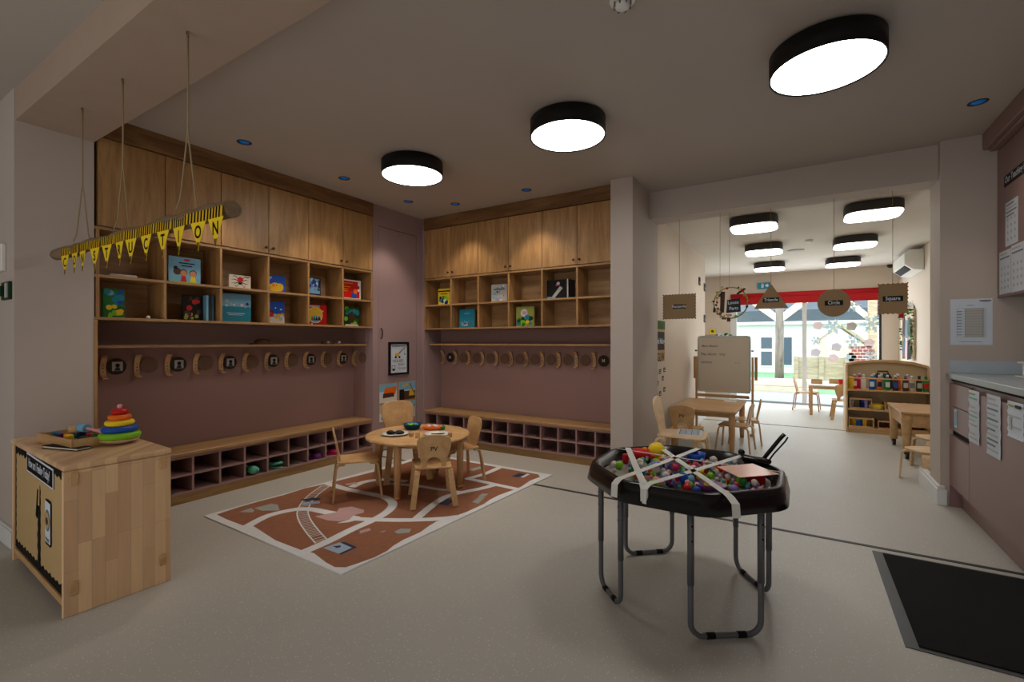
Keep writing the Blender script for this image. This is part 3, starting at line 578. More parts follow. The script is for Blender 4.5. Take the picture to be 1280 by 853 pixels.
# ---------------------------------------------------------------- feelings cabinet (rotated a touch)
CR = math.atan2(.690-.732, -2.705+3.689)
cab = thing('display_cabinet', 'low beech display cabinet with a kraft feelings board on its front', 'cabinet', (-3.692, .732, 0), CR)
CW, CD, CZ = .985, .40, .665
G().box(CW-.022, CW, .0, CD, .0, CZ-.03, 'block').build('side_panel', cab, bev=.003); G().box(0, .022, 0, CD, 0, CZ-.03, 'block').build('side_panel', cab, bev=.003)
G().box(-.006, CW+.006, -.004, CD+.006, CZ-.029, CZ, 'block').build('cabinet_top', cab, bev=.011, seg=3)
G().box(.0225, CW-.0225, .012, .024, .075, CZ-.0295, 'kraft').build('front_board', cab)
G().box(.0225, CW-.0225, .02, CD-.01, .045, .07, 'maple_h').box(.0225, CW-.0225, .006, .02, .038, .07, 'maple_h').build('bottom_rail', cab, bev=.002)
G().box(.0225, CW-.0225, CD-.02, CD-.005, .075, CZ-.03, 'maple_h').build('back_panel', cab)
g = G()
def scallop(g, a, b, z, side, y):
    n = int(abs(b-a)/.03); pts = []
    R = random.Random(3)
    for i in range(n+1): pts.append((a+(b-a)*i/n, z-(.028+.014*(i % 2)+R.uniform(0, .006))*side))
    g.poly([(a, z)]+pts+[(b, z)], y, 'black_ink', .0015)
scallop(g, .024, CW-.024, CZ-.032, 1, .0118); scallop(g, .024, CW-.024, .078, -1, .0118)
for x, s in ((.024, 1), (CW-.024, -1)):
    pts = [(x, .08)]+[(x+s*(.008+.008*(i % 2)), .08+.54*i/22) for i in range(23)]+[(x, .62)]; g.poly(pts, .0114, 'black_ink', .0015)
pts = [(.497+.012*(i % 2)+.004*math.sin(i*.9), .085+.39*i/14) for i in range(15)]; pts2 = [(.552-.006*(i % 2), .085+.39*i/14) for i in range(15)][::-1]
g.poly(pts+pts2, .011, 'black_ink', .0016); g.poly([(.51, .40), (.53, .5), (.545, .49), (.538, .40)], .0092, 'kraft', .0006)
g.poly([(.47, .34), (.5, .47), (.52, .46), (.505, .33)], .0092, 'black_ink', .0012); g.build('scalloped_border', cab)
sg = G().poly([(.30, .535), (.795, .523), (.795, .618), (.30, .632)], .0088, 'paper', .002).build('sign', cab)
G().poly([(.312, .543), (.785, .531), (.785, .609), (.312, .622)], .0064, 'black_ink', .001).text('How am I Feeling Today?', .548, .562, .062, .0052, 'paper', rot=-.024, sx=.63).build('lettering', sg)
cd = G().poly([(.65, .26), (.665, .248), (.74, .246), (.752, .256), (.752, .445), (.74, .458), (.665, .46), (.65, .45)], .0092, 'black_ink', .0015).build('feeling_card', cab)
G().poly([(.657, .262), (.745, .258), (.745, .448), (.657, .452)], .0074, 'paper', .001).disc(.701, .365, .042, .0062, 'grey_ink', .0008, 24, 1.2).disc(.701, .365, .032, .0052, 'kraft', .0008, 24, 1.2).disc(.701, .362, .018, .0042, 'brown', .0008, 16).text('Happy', .701, .27, .024, .0062, 'black_ink').build('card_picture', cd)
for yy, zz in ((.035, .60), (CD-.035, .60), (.035, .12), (CD-.035, .12)):
    G().prism([(-.012, -.03), (.012, -.03), (.016, .02), (.008, .03), (-.008, .03), (-.016, .02)], (CW+.0002, yy, zz), (0, 1, 0), (0, 0, 1), (1, 0, 0), .006, 'maple').build('corner_lug', cab, bev=.002)
G().box(.03, .06, .03, .06, 0, .0445, 'maple').build('foot', cab); G().cyl((.045, .06, .02), (.045, .09, .02), .015, 'grey_steel', 12).build('caster', cab)
# stacking toy
t = thing('stacking_toy', 'wooden stacking toy of rainbow rings on the beech cabinet', 'toy', (-3.05, 1.0, CZ+.001))
G().lathe([(.015, 0), (.05, .003), (.082, .018), (.086, .026), (.001, .026)], (0, 0, 0), 'maple_pale', 32).build('rocker_base', t)
z = .0265
for r, h, c, n in ((.090, .034, 'lime', 'ring'), (.078, .032, 'blue', 'ring'), (.063, .030, 'yellow', 'ring'), (.050, .028, 'orange', 'ring'), (.037, .03, 'red', 'ring')):
    p = [(.008, z)]+[(r-h/2+h/2*math.cos(a)*1.0, z+h/2+h/2*math.sin(a)) for a in [-PI/2+PI*i/10 for i in range(11)]]+[(.008, z+h)]
    G().lathe(p, (0, 0, 0), c, 36).build(n, t); z += h+.0004
G().lathe([(.008, z), (.010, z+.006), (.012, z+.014), (.008, z+.022), (.001, z+.024)], (0, 0, 0), 'pink', 14).build('peg_top', t)
# open wooden tray of shapes
t = thing('wooden_box', 'open wooden box of coloured pieces on the beech cabinet', 'box', (-3.44, .775, CZ+.001), CR+.12)
W, D, H = .40, .20, .05
G().box(0, W, 0, .009, .007, H, 'maple_h').box(0, W, D-.009, D, .007, H, 'maple_h').box(0, .009, .0092, D-.0092, .007, H, 'maple').box(W-.009, W, .0092, D-.0092, .007, H, 'maple').build('box_sides', t); G().box(0, W, 0, D, 0, .0068, 'maple_h').build('box_base', t)
R = random.Random(11)
M = Matrix.Rotation(CR+.12, 3, 'Z')
for i, (c, x, y, kind) in enumerate((('teal', .05, .06, 'b'), ('teal', .08, .12, 'c'), ('purple', .13, .05, 'b'), ('navy', .15, .13, 'b'), ('orange', .19, .06, 'c'), ('yellow', .23, .05, 'b'), ('red', .27, .12, 'b'), ('green', .33, .12, 'b'), ('dark_green', .36, .06, 'c'), ('blue', .1, .16, 'b'))):
    P0 = M @ Vector((x, y, .0)) + Vector((-3.44, .775, CZ+.009))
    g = G().box(-.02, .02, -.014, .014, 0, .045, c) if kind == 'b' else G().cyl((0, 0, 0), (0, 0, .047), .018, c, 16)
    single(g, 'toy_block', '%s toy %s in the open wooden box on the cabinet%s' % (c.replace('_', ' '), 'block' if kind == 'b' else 'cylinder', ', at the back' if y > .11 else ', at the front'), 'toy block', P0, R.uniform(-.5, .5), 'pieces in the wooden box', bev=.002)
P0 = M @ Vector((.18, .10, 0)) + Vector((-3.44, .775, CZ+.0585))
single(G().cyl((0, 0, 0), (0, 0, .03), .036, 'maple_v', 18), 'wooden_disc', 'wooden round block lying across the box of coloured pieces', 'toy block', P0)
t = thing('toy_mallet', 'pale blue toy mallet lying on the box of coloured pieces', 'toy', (-3.22, .90, CZ+.07), .25)
G().cyl((-.03, 0, .01), (.03, 0, .01), .021, 'sky', 18).build('mallet_head', t); G().cyl((.03, 0, .01), (.16, 0, -.005), .008, 'pink', 12).build('handle', t)
t = thing('notebook', 'thin black notebook lying before the box on the cabinet', 'notebook', (-3.235, .745, CZ+.001), .28)
G().box(0, .25, 0, .06, 0, .003, 'black_ink').box(0, .25, 0, .06, .0105, .0135, 'black_ink').build('cover', t); G().box(.004, .246, .002, .058, .0032, .0103, 'paper_warm').build('pages', t)
# ---------------------------------------------------------------- hanging CONSTRUCTION banner
SY = .94
t = thing('burlap_pole', 'burlap-wrapped pole hung on twine below the left beam', 'pole', (-3.80, SY, 1.722))
n = 26; g = G(); R = random.Random(5)
pts = [(i*1.975/n, .004*math.sin(i*.8), -.018*i/n+.004*math.sin(i*1.1)) for i in range(n+1)]
g.tube(pts, .034, 'burlap', 12, rs=[.03+R.uniform(-.004, .005)+.006*i/n for i in range(n+1)]); g.build('burlap_wrap', t)
for i, (x, spread) in enumerate(((-3.375, .03), (-2.832, .0), (-2.172, .035))):
    s = thing('twine_loop', 'twine hanging the banner pole from the beam, %s' % ('leftmost', 'middle', 'rightmost')[i], 'twine', (x, SY, 2.494), 0, 'twines holding the banner pole')
    g = G().tube([(0, 0, 0), (.002, 0, -.25), (0, 0, -.42), (-spread/2, -.02, -.70), (-spread/2-.004, -.033, -.745)], .0032, 'twine', 6)
    g.tube([(.004, 0, 0), (.004, 0, -.25), (.003, 0, -.42), (spread/2+.006, .02, -.70), (spread/2+.006, .033, -.745)], .0032, 'twine', 6); g.build('string', s)
    G().cyl((0, 0, 0), (0, 0, -.014), .005, 'brass', 8).tube([(0, 0, -.014), (.008, 0, -.022), (0, 0, -.03), (-.008, 0, -.022)], .002, 'brass', 6, True).build('hook', s)
xs = [-3.508, -3.356, -3.237, -3.068, -2.911, -2.756, -2.628, -2.467, -2.303, -2.160, -2.001, -1.868]
for i, ch in enumerate('CONSTRUCTION'):
    w = .106 if i not in (1, 2, 5) else .096; sw = w/2
    p = thing('pennant', 'yellow warning pennant with a black letter %s, %s from the left on the banner' % (ch, ORD[i]), 'pennant', (xs[i], SY-.0365, 1.728-.018*i/11), R.uniform(-.06, .06), 'pennants of the hanging banner')
    zt = -.002
    gap0 = (xs[i]-xs[i-1])/2 if i else .05; gap1 = (xs[i+1]-xs[i])/2 if i < 11 else .045
    g = G(); a0, a1 = -gap0+.001, gap1-.001
    g.box(a0, a1, -.001, 0, -.043, zt, 'yellow_deep')
    k = int((a1-a0)/.021)
    for q in range(k):
        x0 = a0+.002+q*(a1-a0-.008)/k; g.poly([(x0, -.043), (x0+.010, -.043), (x0+.015, zt), (x0+.005, zt)], -.0012, 'black_ink', .0006)
    g.build('striped_band', p)
    G().poly([(-sw, -.0435), (sw, -.0435), (.012, -.122), (-.012, -.122)], -.0005, 'yellow').build('flag', p)
    g = G().poly([(-.012, -.1222), (.012, -.1222), (0, -.158)], -.0005, 'yellow_deep')
    g.poly([(-.007, -.1225), (-.002, -.1225), (-.001, -.15), (-.004, -.145)], -.002, 'black_ink', .0006).poly([(.003, -.1225), (.008, -.1225), (.003, -.148), (.001, -.15)], -.002, 'black_ink', .0006); g.build('striped_tip', p)
    G().text(ch, 0, -.106, .070, -.0018, 'black_ink', sx=.85).build('letter', p)
# ---------------------------------------------------------------- rug
def rug():
    cx, cy = -2.7, 2.66
    g = G(); T = .008
    out = [(-3.475, 1.602), (-2.0, 1.572), (-1.886, 3.735), (-3.345, 3.76)]
    def pr(pts, z0, z1, m): g.prism([(x-cx, y-cy) for x, y in pts], (0, 0, z0), (1, 0, 0), (0, 1, 0), (0, 0, 1), z1-z0, m)
    pr(out, 0, T, 'rug_white')
    fld = [(-3.42, 1.66), (-3.26, 1.65), (-3.08, 1.65), (-3.0, 1.68), (-2.68, 1.63), (-2.43, 1.63), (-2.33, 1.645), (-2.18, 1.61), (-2.09, 1.60), (-2.04, 1.63), (-2.02, 1.70), (-2.0, 1.79), (-2.0, 1.88), (-2.02, 1.95), (-2.03, 2.04), (-2.02, 2.18), (-2.04, 2.27), (-2.05, 2.36), (-2.01, 2.48), (-1.985, 2.61), (-1.975, 2.8), (-1.99, 2.9), (-1.99, 3.02), (-1.96, 3.2), (-1.95, 3.3), (-1.97, 3.48), (-1.95, 3.62), (-2.0, 3.68), (-2.38, 3.685), (-3.0, 3.70), (-3.26, 3.70), (-3.30, 3.62), (-3.29, 3.2), (-3.34, 2.8), (-3.385, 2.47), (-3.42, 2.33), (-3.41, 2.14), (-3.43, 1.97), (-3.435, 1.81)]
    pr(fld, T+.0001, T+.0008, 'rug_terracotta')
    def smooth(p):
        for _ in range(2): p = [p[0]]+[q for a, b in zip(p, p[1:]) for q in ((.75*a[0]+.25*b[0], .75*a[1]+.25*b[1]), (.25*a[0]+.75*b[0], .25*a[1]+.75*b[1]))]+[p[-1]]
        return p
    def road(p, w, z, m, sm=True):
        if sm: p = smooth(p)
        l = []; r = []
        for i, q in enumerate(p):
            a = p[max(i-1, 0)]; b = p[min(i+1, len(p)-1)]; d = Vector((b[0]-a[0], b[1]-a[1])).normalized()
            l.append((q[0]-d.y*w/2-cx, q[1]+d.x*w/2-cy, z)); r.append((q[0]+d.y*w/2-cx, q[1]-d.x*w/2-cy, z))
        n = len(p); g.add(l+r, [(i, i+1, n+i+1, n+i) for i in range(n-1)], m)
    zz = T+.0012
    road([(-3.02, 1.63), (-3.1, 1.81), (-3.09, 1.9), (-3.06, 1.98), (-3.03, 2.03), (-2.94, 2.07), (-2.83, 2.08), (-2.71, 2.1)], .068, zz, 'rug_white')
    road([(-2.56, 2.10), (-2.43, 2.16), (-2.27, 2.25), (-2.18, 2.31), (-2.04, 2.42), (-1.98, 2.5)], .062, zz+.0001, 'rug_white')
    road([(-2.39, 1.60), (-2.39, 1.78), (-2.42, 1.97), (-2.42, 2.15), (-2.45, 2.31), (-2.53, 2.45), (-2.67, 2.52), (-2.83, 2.52), (-3.09, 2.49), (-3.32, 2.51), (-3.42, 2.51)], .066, zz+.0002, 'rug_white')
    road([(-2.19, 2.31), (-2.27, 2.55), (-2.32, 2.77), (-2.30, 2.86), (-2.25, 2.97), (-2.19, 3.1), (-2.16, 3.22)], .062, zz+.0003, 'rug_white')
    road([(-1.95, 3.22), (-2.16, 3.23), (-2.36, 3.24), (-2.47, 3.24)], .058, zz+.0004, 'rug_white'); road([(-2.46, 3.22), (-2.41, 3.44), (-2.42, 3.72)], .06, zz+.0005, 'rug_white')
    road([(-2.95, 2.78), (-2.68, 2.86), (-2.46, 2.88), (-2.28, 2.92)], .05, zz+.0006, 'rug_white'); road([(-3.12, 2.55), (-3.16, 2.72), (-3.05, 2.86), (-2.85, 2.9)], .07, zz+.0007, 'rug_white')
    rail = smooth([(-3.33, 2.46), (-3.2, 2.23), (-3.0, 2.02), (-2.81, 1.91), (-2.59, 1.82), (-2.42, 1.76)])
    for off in (-.035, .035):
        pp = []
        for i, q in enumerate(rail):
            a = rail[max(i-1, 0)]; b = rail[min(i+1, len(rail)-1)]; d = Vector((b[0]-a[0], b[1]-a[1])).normalized(); pp.append((q[0]-d.y*off, q[1]+d.x*off))
        road(pp, .009, zz+.0009, 'rug_white', False)
    tot = 0; last = rail[0]
    for a, b in zip(rail, rail[1:]):
        d = Vector((b[0]-a[0], b[1]-a[1])); n = max(1, int(d.length/.024)); dn = d.normalized()
        for i in range(n):
            q = Vector(a)+d*(i/n); c = Vector((-dn.y, dn.x)); u = q+c*.033; v = q-c*.033
            road([(u.x, u.y), (v.x, v.y)], .006, zz+.0010, 'rug_white', False)
    def shape(p, m, z=.0011): g.add([(x-cx, y-cy, T+z+.0012) for x, y in p], [tuple(range(len(p)))], m)
    shape([(-2.81, 1.99), (-2.78, 2.06), (-2.75, 2.12), (-2.8, 2.18), (-2.75, 2.25), (-2.62, 2.25), (-2.58, 2.21), (-2.6, 2.15), (-2.56, 2.1), (-2.59, 2.02), (-2.67, 1.99)], 'rug_pink')
    shape([(-2.58, 1.99), (-2.53, 2.04), (-2.51, 2.10), (-2.54, 2.15), (-2.60, 2.14), (-2.565, 2.08)], 'rug_white', .0012)
    shape([(-2.34, 1.71), (-2.32, 1.81), (-2.2, 1.8), (-2.2, 1.71)], 'rug_ice'); shape([(-2.2, 1.71), (-2.2, 1.8), (-2.32, 1.81), (-2.30, 1.83), (-2.18, 1.82), (-2.18, 1.71)], 'rug_navy'); shape([(-2.31, 1.755), (-2.28, 1.785), (-2.26, 1.77), (-2.27, 1.75)], 'rug_navy', .0016)
    shape([(-3.32, 1.86), (-3.30, 1.98), (-3.24, 1.99), (-3.12, 1.93), (-3.22, 1.86)], 'rug_grey'); shape([(-3.33, 1.76), (-3.34, 1.85), (-3.28, 1.84), (-3.24, 1.81)], 'rug_grey')
    shape([(-2.16, 2.09), (-2.16, 2.15), (-2.10, 2.18), (-2.07, 2.13), (-2.12, 2.08)], 'rug_grey'); shape([(-2.24, 2.04), (-2.22, 2.08), (-2.21, 2.05)], 'rug_grey')
    shape([(-2.36, 1.96), (-2.34, 2.05), (-2.30, 2.03), (-2.32, 1.96)], 'rug_pink'); shape([(-2.36, 1.95), (-2.35, 1.98), (-2.33, 1.97)], 'rug_navy', .0016)
    shape([(-3.24, 2.58), (-3.2, 2.66), (-3.15, 2.63), (-3.19, 2.56)], 'rug_pink'); shape([(-3.2, 2.14), (-3.16, 2.22), (-3.08, 2.24), (-3.12, 2.14)], 'rug_navy', .0020); shape([(-3.12, 2.1), (-3.05, 2.2), (-3.0, 2.17), (-3.07, 2.08)], 'rug_ice', .0020)
    shape([(-2.07, 2.78), (-2.09, 2.90), (-2.05, 2.92), (-2.01, 2.78)], 'rug_grey'); shape([(-2.1, 2.90), (-2.12, 2.98), (-2.07, 3.0), (-2.06, 2.92)], 'rug_grey')
    shape([(-2.26, 2.62), (-2.27, 2.74), (-2.2, 2.76), (-2.18, 2.64)], 'rug_navy'); shape([(-2.17, 3.5), (-2.16, 3.62), (-2.09, 3.62), (-2.1, 3.5)], 'rug_navy'); shape([(-2.09, 3.52), (-2.09, 3.64), (-2.06, 3.64), (-2.06, 3.52)], 'rug_white')
    shape([(-2.62, 3.48), (-2.6, 3.62), (-2.54, 3.6), (-2.56, 3.46)], 'rug_grey'); shape([(-2.9, 3.2), (-2.88, 3.3), (-2.8, 3.28), (-2.82, 3.2)], 'rug_ice')
    o = g.build('road_play_rug', None, (cx, cy, .0005)); tag(o, 'terracotta play rug printed with white roads, trees and a railway', 'rug')
rug()
# ---------------------------------------------------------------- bentwood nursery chairs (front faces local +y)
def chair(lab, loc, rz, s=1.0, mat='maple', letters=False, solid=False, group=None, gap=True):
    t = thing('nursery_chair', lab, 'chair', loc, rz, group); t.scale = (s, s, s)
    SZ = .272
    pts = []
    for (cx, cy, a0) in ((.115, .125, 0), (-.115, .125, 90), (-.10, -.115, 180), (.10, -.115, 270)):
        for k in range(5):
            a = math.radians(a0+90*k/4); pts.append((cx+.03*math.cos(a), cy+.03*math.sin(a)))
    G().prism(pts, (0, 0, SZ), (1, 0, 0), (0, 1, 0), (0, 0, 1), .013, mat).build('seat', t, bev=.003)
    for sy in (-1, 1):
        for sx in (-1, 1):
            x = sx*.112; y0 = sy*.09
            p = [(x, y0, SZ-.008), (x, y0+sy*.035, SZ-.009), (x+sx*.004, y0+sy*.052, SZ-.017), (x+sx*.008, y0+sy*.060, SZ-.034), (x+sx*.040, y0+sy*.085, .0)]
            G().strap(p, (1, 0, 0), .040, .014, mat).build('leg', t, bev=.002)
    # plywood back leaning rearwards
    if solid: o = [(-.085, 0), (.085, 0), (.095, .06), (.112, .11), (.123, .165), (.122, .215), (.10, .245), (.05, .257), (-.05, .257), (-.10, .245), (-.122, .215), (-.123, .165), (-.112, .11), (-.095, .06)]
    else: o = [(-.088, 0), (-.052, 0), (-.051, .045), (-.038, .072), (-.013, .085), (.013, .085), (.038, .072), (.051, .045), (.052, 0), (.088, 0), (.092, .06), (.108, .11), (.121, .165), (.122, .21), (.108, .238), (.06, .252), (0, .257), (-.06, .252), (-.108, .238), (-.122, .21), (-.121, .165), (-.108, .11), (-.092, .06)]
    lean = .20; v = (0, -math.sin(lean), math.cos(lean)); n = (0, math.cos(lean), math.sin(lean))
    b = G().prism(o, (0, -.128, SZ+.0005), (1, 0, 0), v, n, .012, mat).build('backrest', t, bev=.003)
    if letters:
        g = G(); vs, fs = textmesh('PV'); sc_ = .046; w = max(p[0] for p in vs)
        # lettering on the rear face, mirrored so it reads from behind
        org = Vector((0, -.128, SZ+.0005))+Vector(v)*.135-Vector(n)*.0008
        g.add([org+Vector((1, 0, 0))*((p[0]-w/2)*sc_)+Vector(v)*(p[1]*sc_) for p in vs], fs, 'black_ink'); g.build('engraved_letters', b)
    return t
def face(dx, dy): return math.atan2(-dx, dy)
chair('small plywood chair with lettered arched back, seen from behind at the round table', (-2.345, 2.655, .012), face(-.72, .69), 1.0, 'maple', True)
chair('small plywood chair left of the round table, seen from its side', (-2.945, 2.455, .012), face(.60, .80), 1.0, 'maple')
chair('small plywood chair right of the round table beside the shoe bench', (-2.52, 3.19, .012), face(-.43, -.9), 1.0, 'maple', False, True)
chair('larger orange-toned plywood chair behind the round table, before the cupboard door', (-2.995, 3.0, .012), face(.85, -.53), 1.22, 'maple', False, True)
# round table
TC = (-2.69, 2.875)
t = thing('round_table', 'low round beech table on the road rug', 'table', (TC[0], TC[1], .012), 0)
G().lathe([(.41, .408), (.42, .412), (.424, .42), (.42, .428), (.41, .432), (.001, .432)], (0, 0, 0), 'maple', 56).build('tabletop', t)
for dx, dy in ((.105, -.34), (.325, .14), (-.335, -.125), (-.105, .34)):
    l = G().lathe([(.024, .02), (.029, .3), (.03, .4075)], (dx, dy, 0), 'maple_v', 20).build('leg', t)
    G().lathe([(.022, 0), (.025, .0198)], (dx, dy, 0), 'cap_tan', 16).build('foot_cap', l)
G().lathe([(.30, .37), (.30, .407), (.29, .407), (.29, .37), (.30, .37)], (0, 0, 0), 'maple_h', 40).build('apron', t)
TZ = .012+.4325
def plate(lab, x, y, art):
    t = thing('plate', lab, 'plate', (x, y, TZ), 0, 'white plates on the round table')
    G().lathe([(.055, 0), (.075, .004), (.108, .012), (.110, .014), (.074, .0075), (.001, .005)], (0, 0, 0), 'white_plastic', 36).build('dish', t); return t
plate('white plate with two dark blobs on it, left on the round table', -2.80, 2.72, 0); plate('white plate with thin dark sticks on it, right on the round table', -2.505, 2.90, 0)
for i, (x, y) in enumerate(((-2.825, 2.695), (-2.77, 2.735))):
    single(G().ball((0, 0, .014), .034, 'charcoal' if i else 'black_ink', 8, .5, 1.1, .9).ball((.02, .01, .012), .02, 'black_ink', 6, .6), 'play_dough', 'black lump of dough on the left plate, %s of two' % ('left', 'right')[i], 'dough', (x, y, TZ+.006), .3*i, 'dough lumps on the plate')
for i in range(3): single(G().cyl((-.045, 0, .003), (.045, 0, .003), .0028, 'black_ink', 6), 'stick', 'thin dark stick on the right plate, %s of three' % ORD[i], 'stick', (-2.505+.006*i, 2.89+.010*i, TZ+.0065), .5+.12*i, 'sticks on the plate')
g = G().lathe([(.05, 0), (.065, .012), (.082, .045), (.086, .047), (.078, .044), (.058, .012), (.001, .008)], (0, 0, 0), 'bowl_blue', 32); t = single(g, 'bowl', 'blue-green plastic bowl of green bits on the round table', 'bowl', (-2.86, 2.98, TZ))
g = G()
for x, z, r, c in [(random.Random(3+i).uniform(-.045, .045), random.Random(30+i).uniform(-.045, .045), .013, ('mint', 'green', 'lime')[i % 3]) for i in range(16)]: g.ball((x, z, .034), r, c, 5)
single(g, 'bowl_filling', 'green crumbly bits filling the blue bowl', 'filling', (-2.86, 2.98, TZ+.003))['kind'] = 'stuff'
t = thing('toy_car_tray', 'orange dish of white and orange bits on the round table', 'dish', (-2.69, 3.05, TZ), .5)
G().lathe([(.055, 0), (.07, .01), (.074, .03), (.069, .03), (.06, .01), (.001, .008)], (0, 0, 0), 'orange', 28, sx=1.15, sy=.8).build('dish', t)
for i, (x, y, c) in enumerate(((-.03, 0, 'paper'), (.01, .02, 'paper_warm'), (.0, -.02, 'orange'), (.035, -.01, 'paper'))):
    P0 = Vector((-2.69, 3.05, TZ+.01))+Matrix.Rotation(.5, 3, 'Z') @ Vector((x, y, 0)); single(G().ball((0, 0, .017), .017, c, 6), 'foam_ball', '%s foam ball in the orange dish, %s' % ({'paper': 'white', 'paper_warm': 'cream', 'orange': 'orange'}[c], ('left end', 'back', 'front', 'right side')[i]), 'ball', P0, 0, 'foam balls in the orange dish')
single(G().ball((0, 0, .018), .018, 'green', 7).cyl((0, 0, .034), (0, 0, .04), .004, 'dark_green', 8), 'toy_apple', 'small green ball toy beside the orange dish', 'toy', (-2.60, 3.085, TZ+.0))
for i, (x, y, h) in enumerate(((-2.635, 2.735, .03), (-2.56, 2.725, .04), (-2.365, 2.885, .035))):
    single(G().box(-.015, .015, -.015, .015, 0, h, 'maple_h'), 'wooden_block', 'small plain wooden block on the round table, %s' % ('left of the front pair', 'right of the front pair', 'beside the right plate')[i], 'block', (x, y, TZ+(.0 if i < 2 else 0)), .4*i, 'wooden blocks on the round table', bev=.002)
# ---------------------------------------------------------------- tuff tray on folding stand
TX, TY = -.478, 2.36
tr = thing('activity_tray', 'black octagonal activity tray filled with pompoms and laced with white tape', 'tray', (TX, TY, 0), 0)
def octo(r, rd, n=5):
    out = []
    for k in range(8):
        a = PI/8+k*PI/4; R = r/math.cos(PI/8); c = Vector((R*math.cos(a), R*math.sin(a))); 
        pa = Vector((R*math.cos(a-PI/4), R*math.sin(a-PI/4))); na = Vector((R*math.cos(a+PI/4), R*math.sin(a+PI/4)))
        p0 = c+(pa-c).normalized()*rd; p1 = c+(na-c).normalized()*rd
        for i in range(n):
            q = i/(n-1); out.append(((1-q)**2*p0+2*q*(1-q)*c+q*q*p1))
    return out
RZ = .605
prof = [(.435, RZ-.088), (.440, RZ-.084), (.428, RZ-.03), (.418, RZ-.006), (.405, RZ), (.392, RZ-.006), (.375, RZ-.05), (.368, RZ-.058)]
rings = [octo(r, .065) for r, z in prof]; vs = []; fs = []; n = len(rings[0])
for (r, z), rg in zip(prof, rings): vs += [(p.x, p.y, z) for p in rg]
for i in range(len(prof)-1):
    for k in range(n): fs.append((i*n+k, i*n+(k+1) % n, (i+1)*n+(k+1) % n, (i+1)*n+k))
G().add(vs, fs, 'black_plastic', True).add(vs[-n:], [tuple(range(n))], 'black_plastic').build('tray_rim', tr)
lo = [(p.x*.99, p.y*.99, RZ-.056) for p in rings[-1]]
G().add(lo, [tuple(range(n))], 'tray_mirror').build('tray_insert', tr)
legs = [((-.835, 2.185), (-.685, 2.035)), ((-.375, 1.975), (-.135, 2.145)), ((-.125, 2.50), (-.29, 2.725)), ((-.83, 2.555), (-.62, 2.735))]
for (a, b) in legs:
    A = Vector((a[0]-TX, a[1]-TY, 0)); B = Vector((b[0]-TX, b[1]-TY, 0)); d = (B-A).normalized(); w = (B-A).length; R = .055; r = .0115
    pts = [A+Vector((0, 0, RZ-.06))]
    for k in range(7): q = PI/2*k/6; pts.append(A+d*(R-R*math.cos(q))+Vector((0, 0, r+R-R*math.sin(q))))
    for k in range(7): q = PI/2*(1-k/6); pts.append(B-d*(R-R*math.cos(q))+Vector((0, 0, r+R-R*math.sin(q))))
    pts.append(B+Vector((0, 0, RZ-.06)))
    l = G().tube(pts, r, 'grey_steel', 12).build('leg_frame', tr)
    for C in (A, B): G().tube([C+Vector((0, 0, .22)), C+Vector((0, 0, RZ-.062))], r+.0022, 'grey_steel', 12).build('sleeve', l)
    for q in (.28, .72): c = A+d*w*q+Vector((0, 0, r+.0)); G().tube([c-d*.018, c+d*.018], r+.0012, 'black_matt', 12).build('foot_grip', l)
    nrm = Vector((-d.y, d.x, 0))
    for C in (A, B):
        for z in (.40, .46): G().cyl(C+nrm*(r+.003)+Vector((0, 0, z)), C-nrm*(r+.003)+Vector((0, 0, z)), .004, 'black_matt', 8).build('adjuster_hole', l)
# contents
FZ = RZ-.0555
def inside(x, y, m=.05):
    dx, dy = abs(x-TX), abs(y-TY); R = .365-m; return dx < R and dy < R and (dx+dy) < R*1.38
pc = {'red': 'red', 'pink': 'pink', 'orange': 'orange', 'yellow': 'yellow', 'lime': 'lime green', 'green': 'green', 'teal': 'teal', 'blue': 'blue', 'lilac': 'lilac', 'paper_warm': 'white', 'navy': 'navy', 'magenta': 'magenta', 'sky': 'pale blue', 'mint': 'mint'}
R = random.Random(21); placed = []
bigs = [(-.68, 2.63, .058), (-.745, 2.60, .05), (-.478, 2.66, .05), (-.33, 2.215, .06), (-.19, 2.40, .06), (-.22, 2.35, .035), (-.69, 2.28, .03)]
prot = {}
fuzz = {}
def pompom_mesh(c):
    if c in fuzz: return fuzz[c]
    g = G(); rr = random.Random(2); n = 7; vs = []; fs = []
    prof_ = []
    g.ball((0, 0, 1), 1, c, 6)
    g.v = [(x*(1+rr.uniform(-.08, .08)), y*(1+rr.uniform(-.08, .08)), 1+(z-1)*(1+rr.uniform(-.08, .08))) for x, y, z in g.v]
    o = g.build('pompom'); fuzz[c] = o; return o
cnt = 0; tries = 0
names = list(pc)+['pink', 'paper_warm', 'sky', 'mint', 'pink', 'paper_warm', 'lilac']
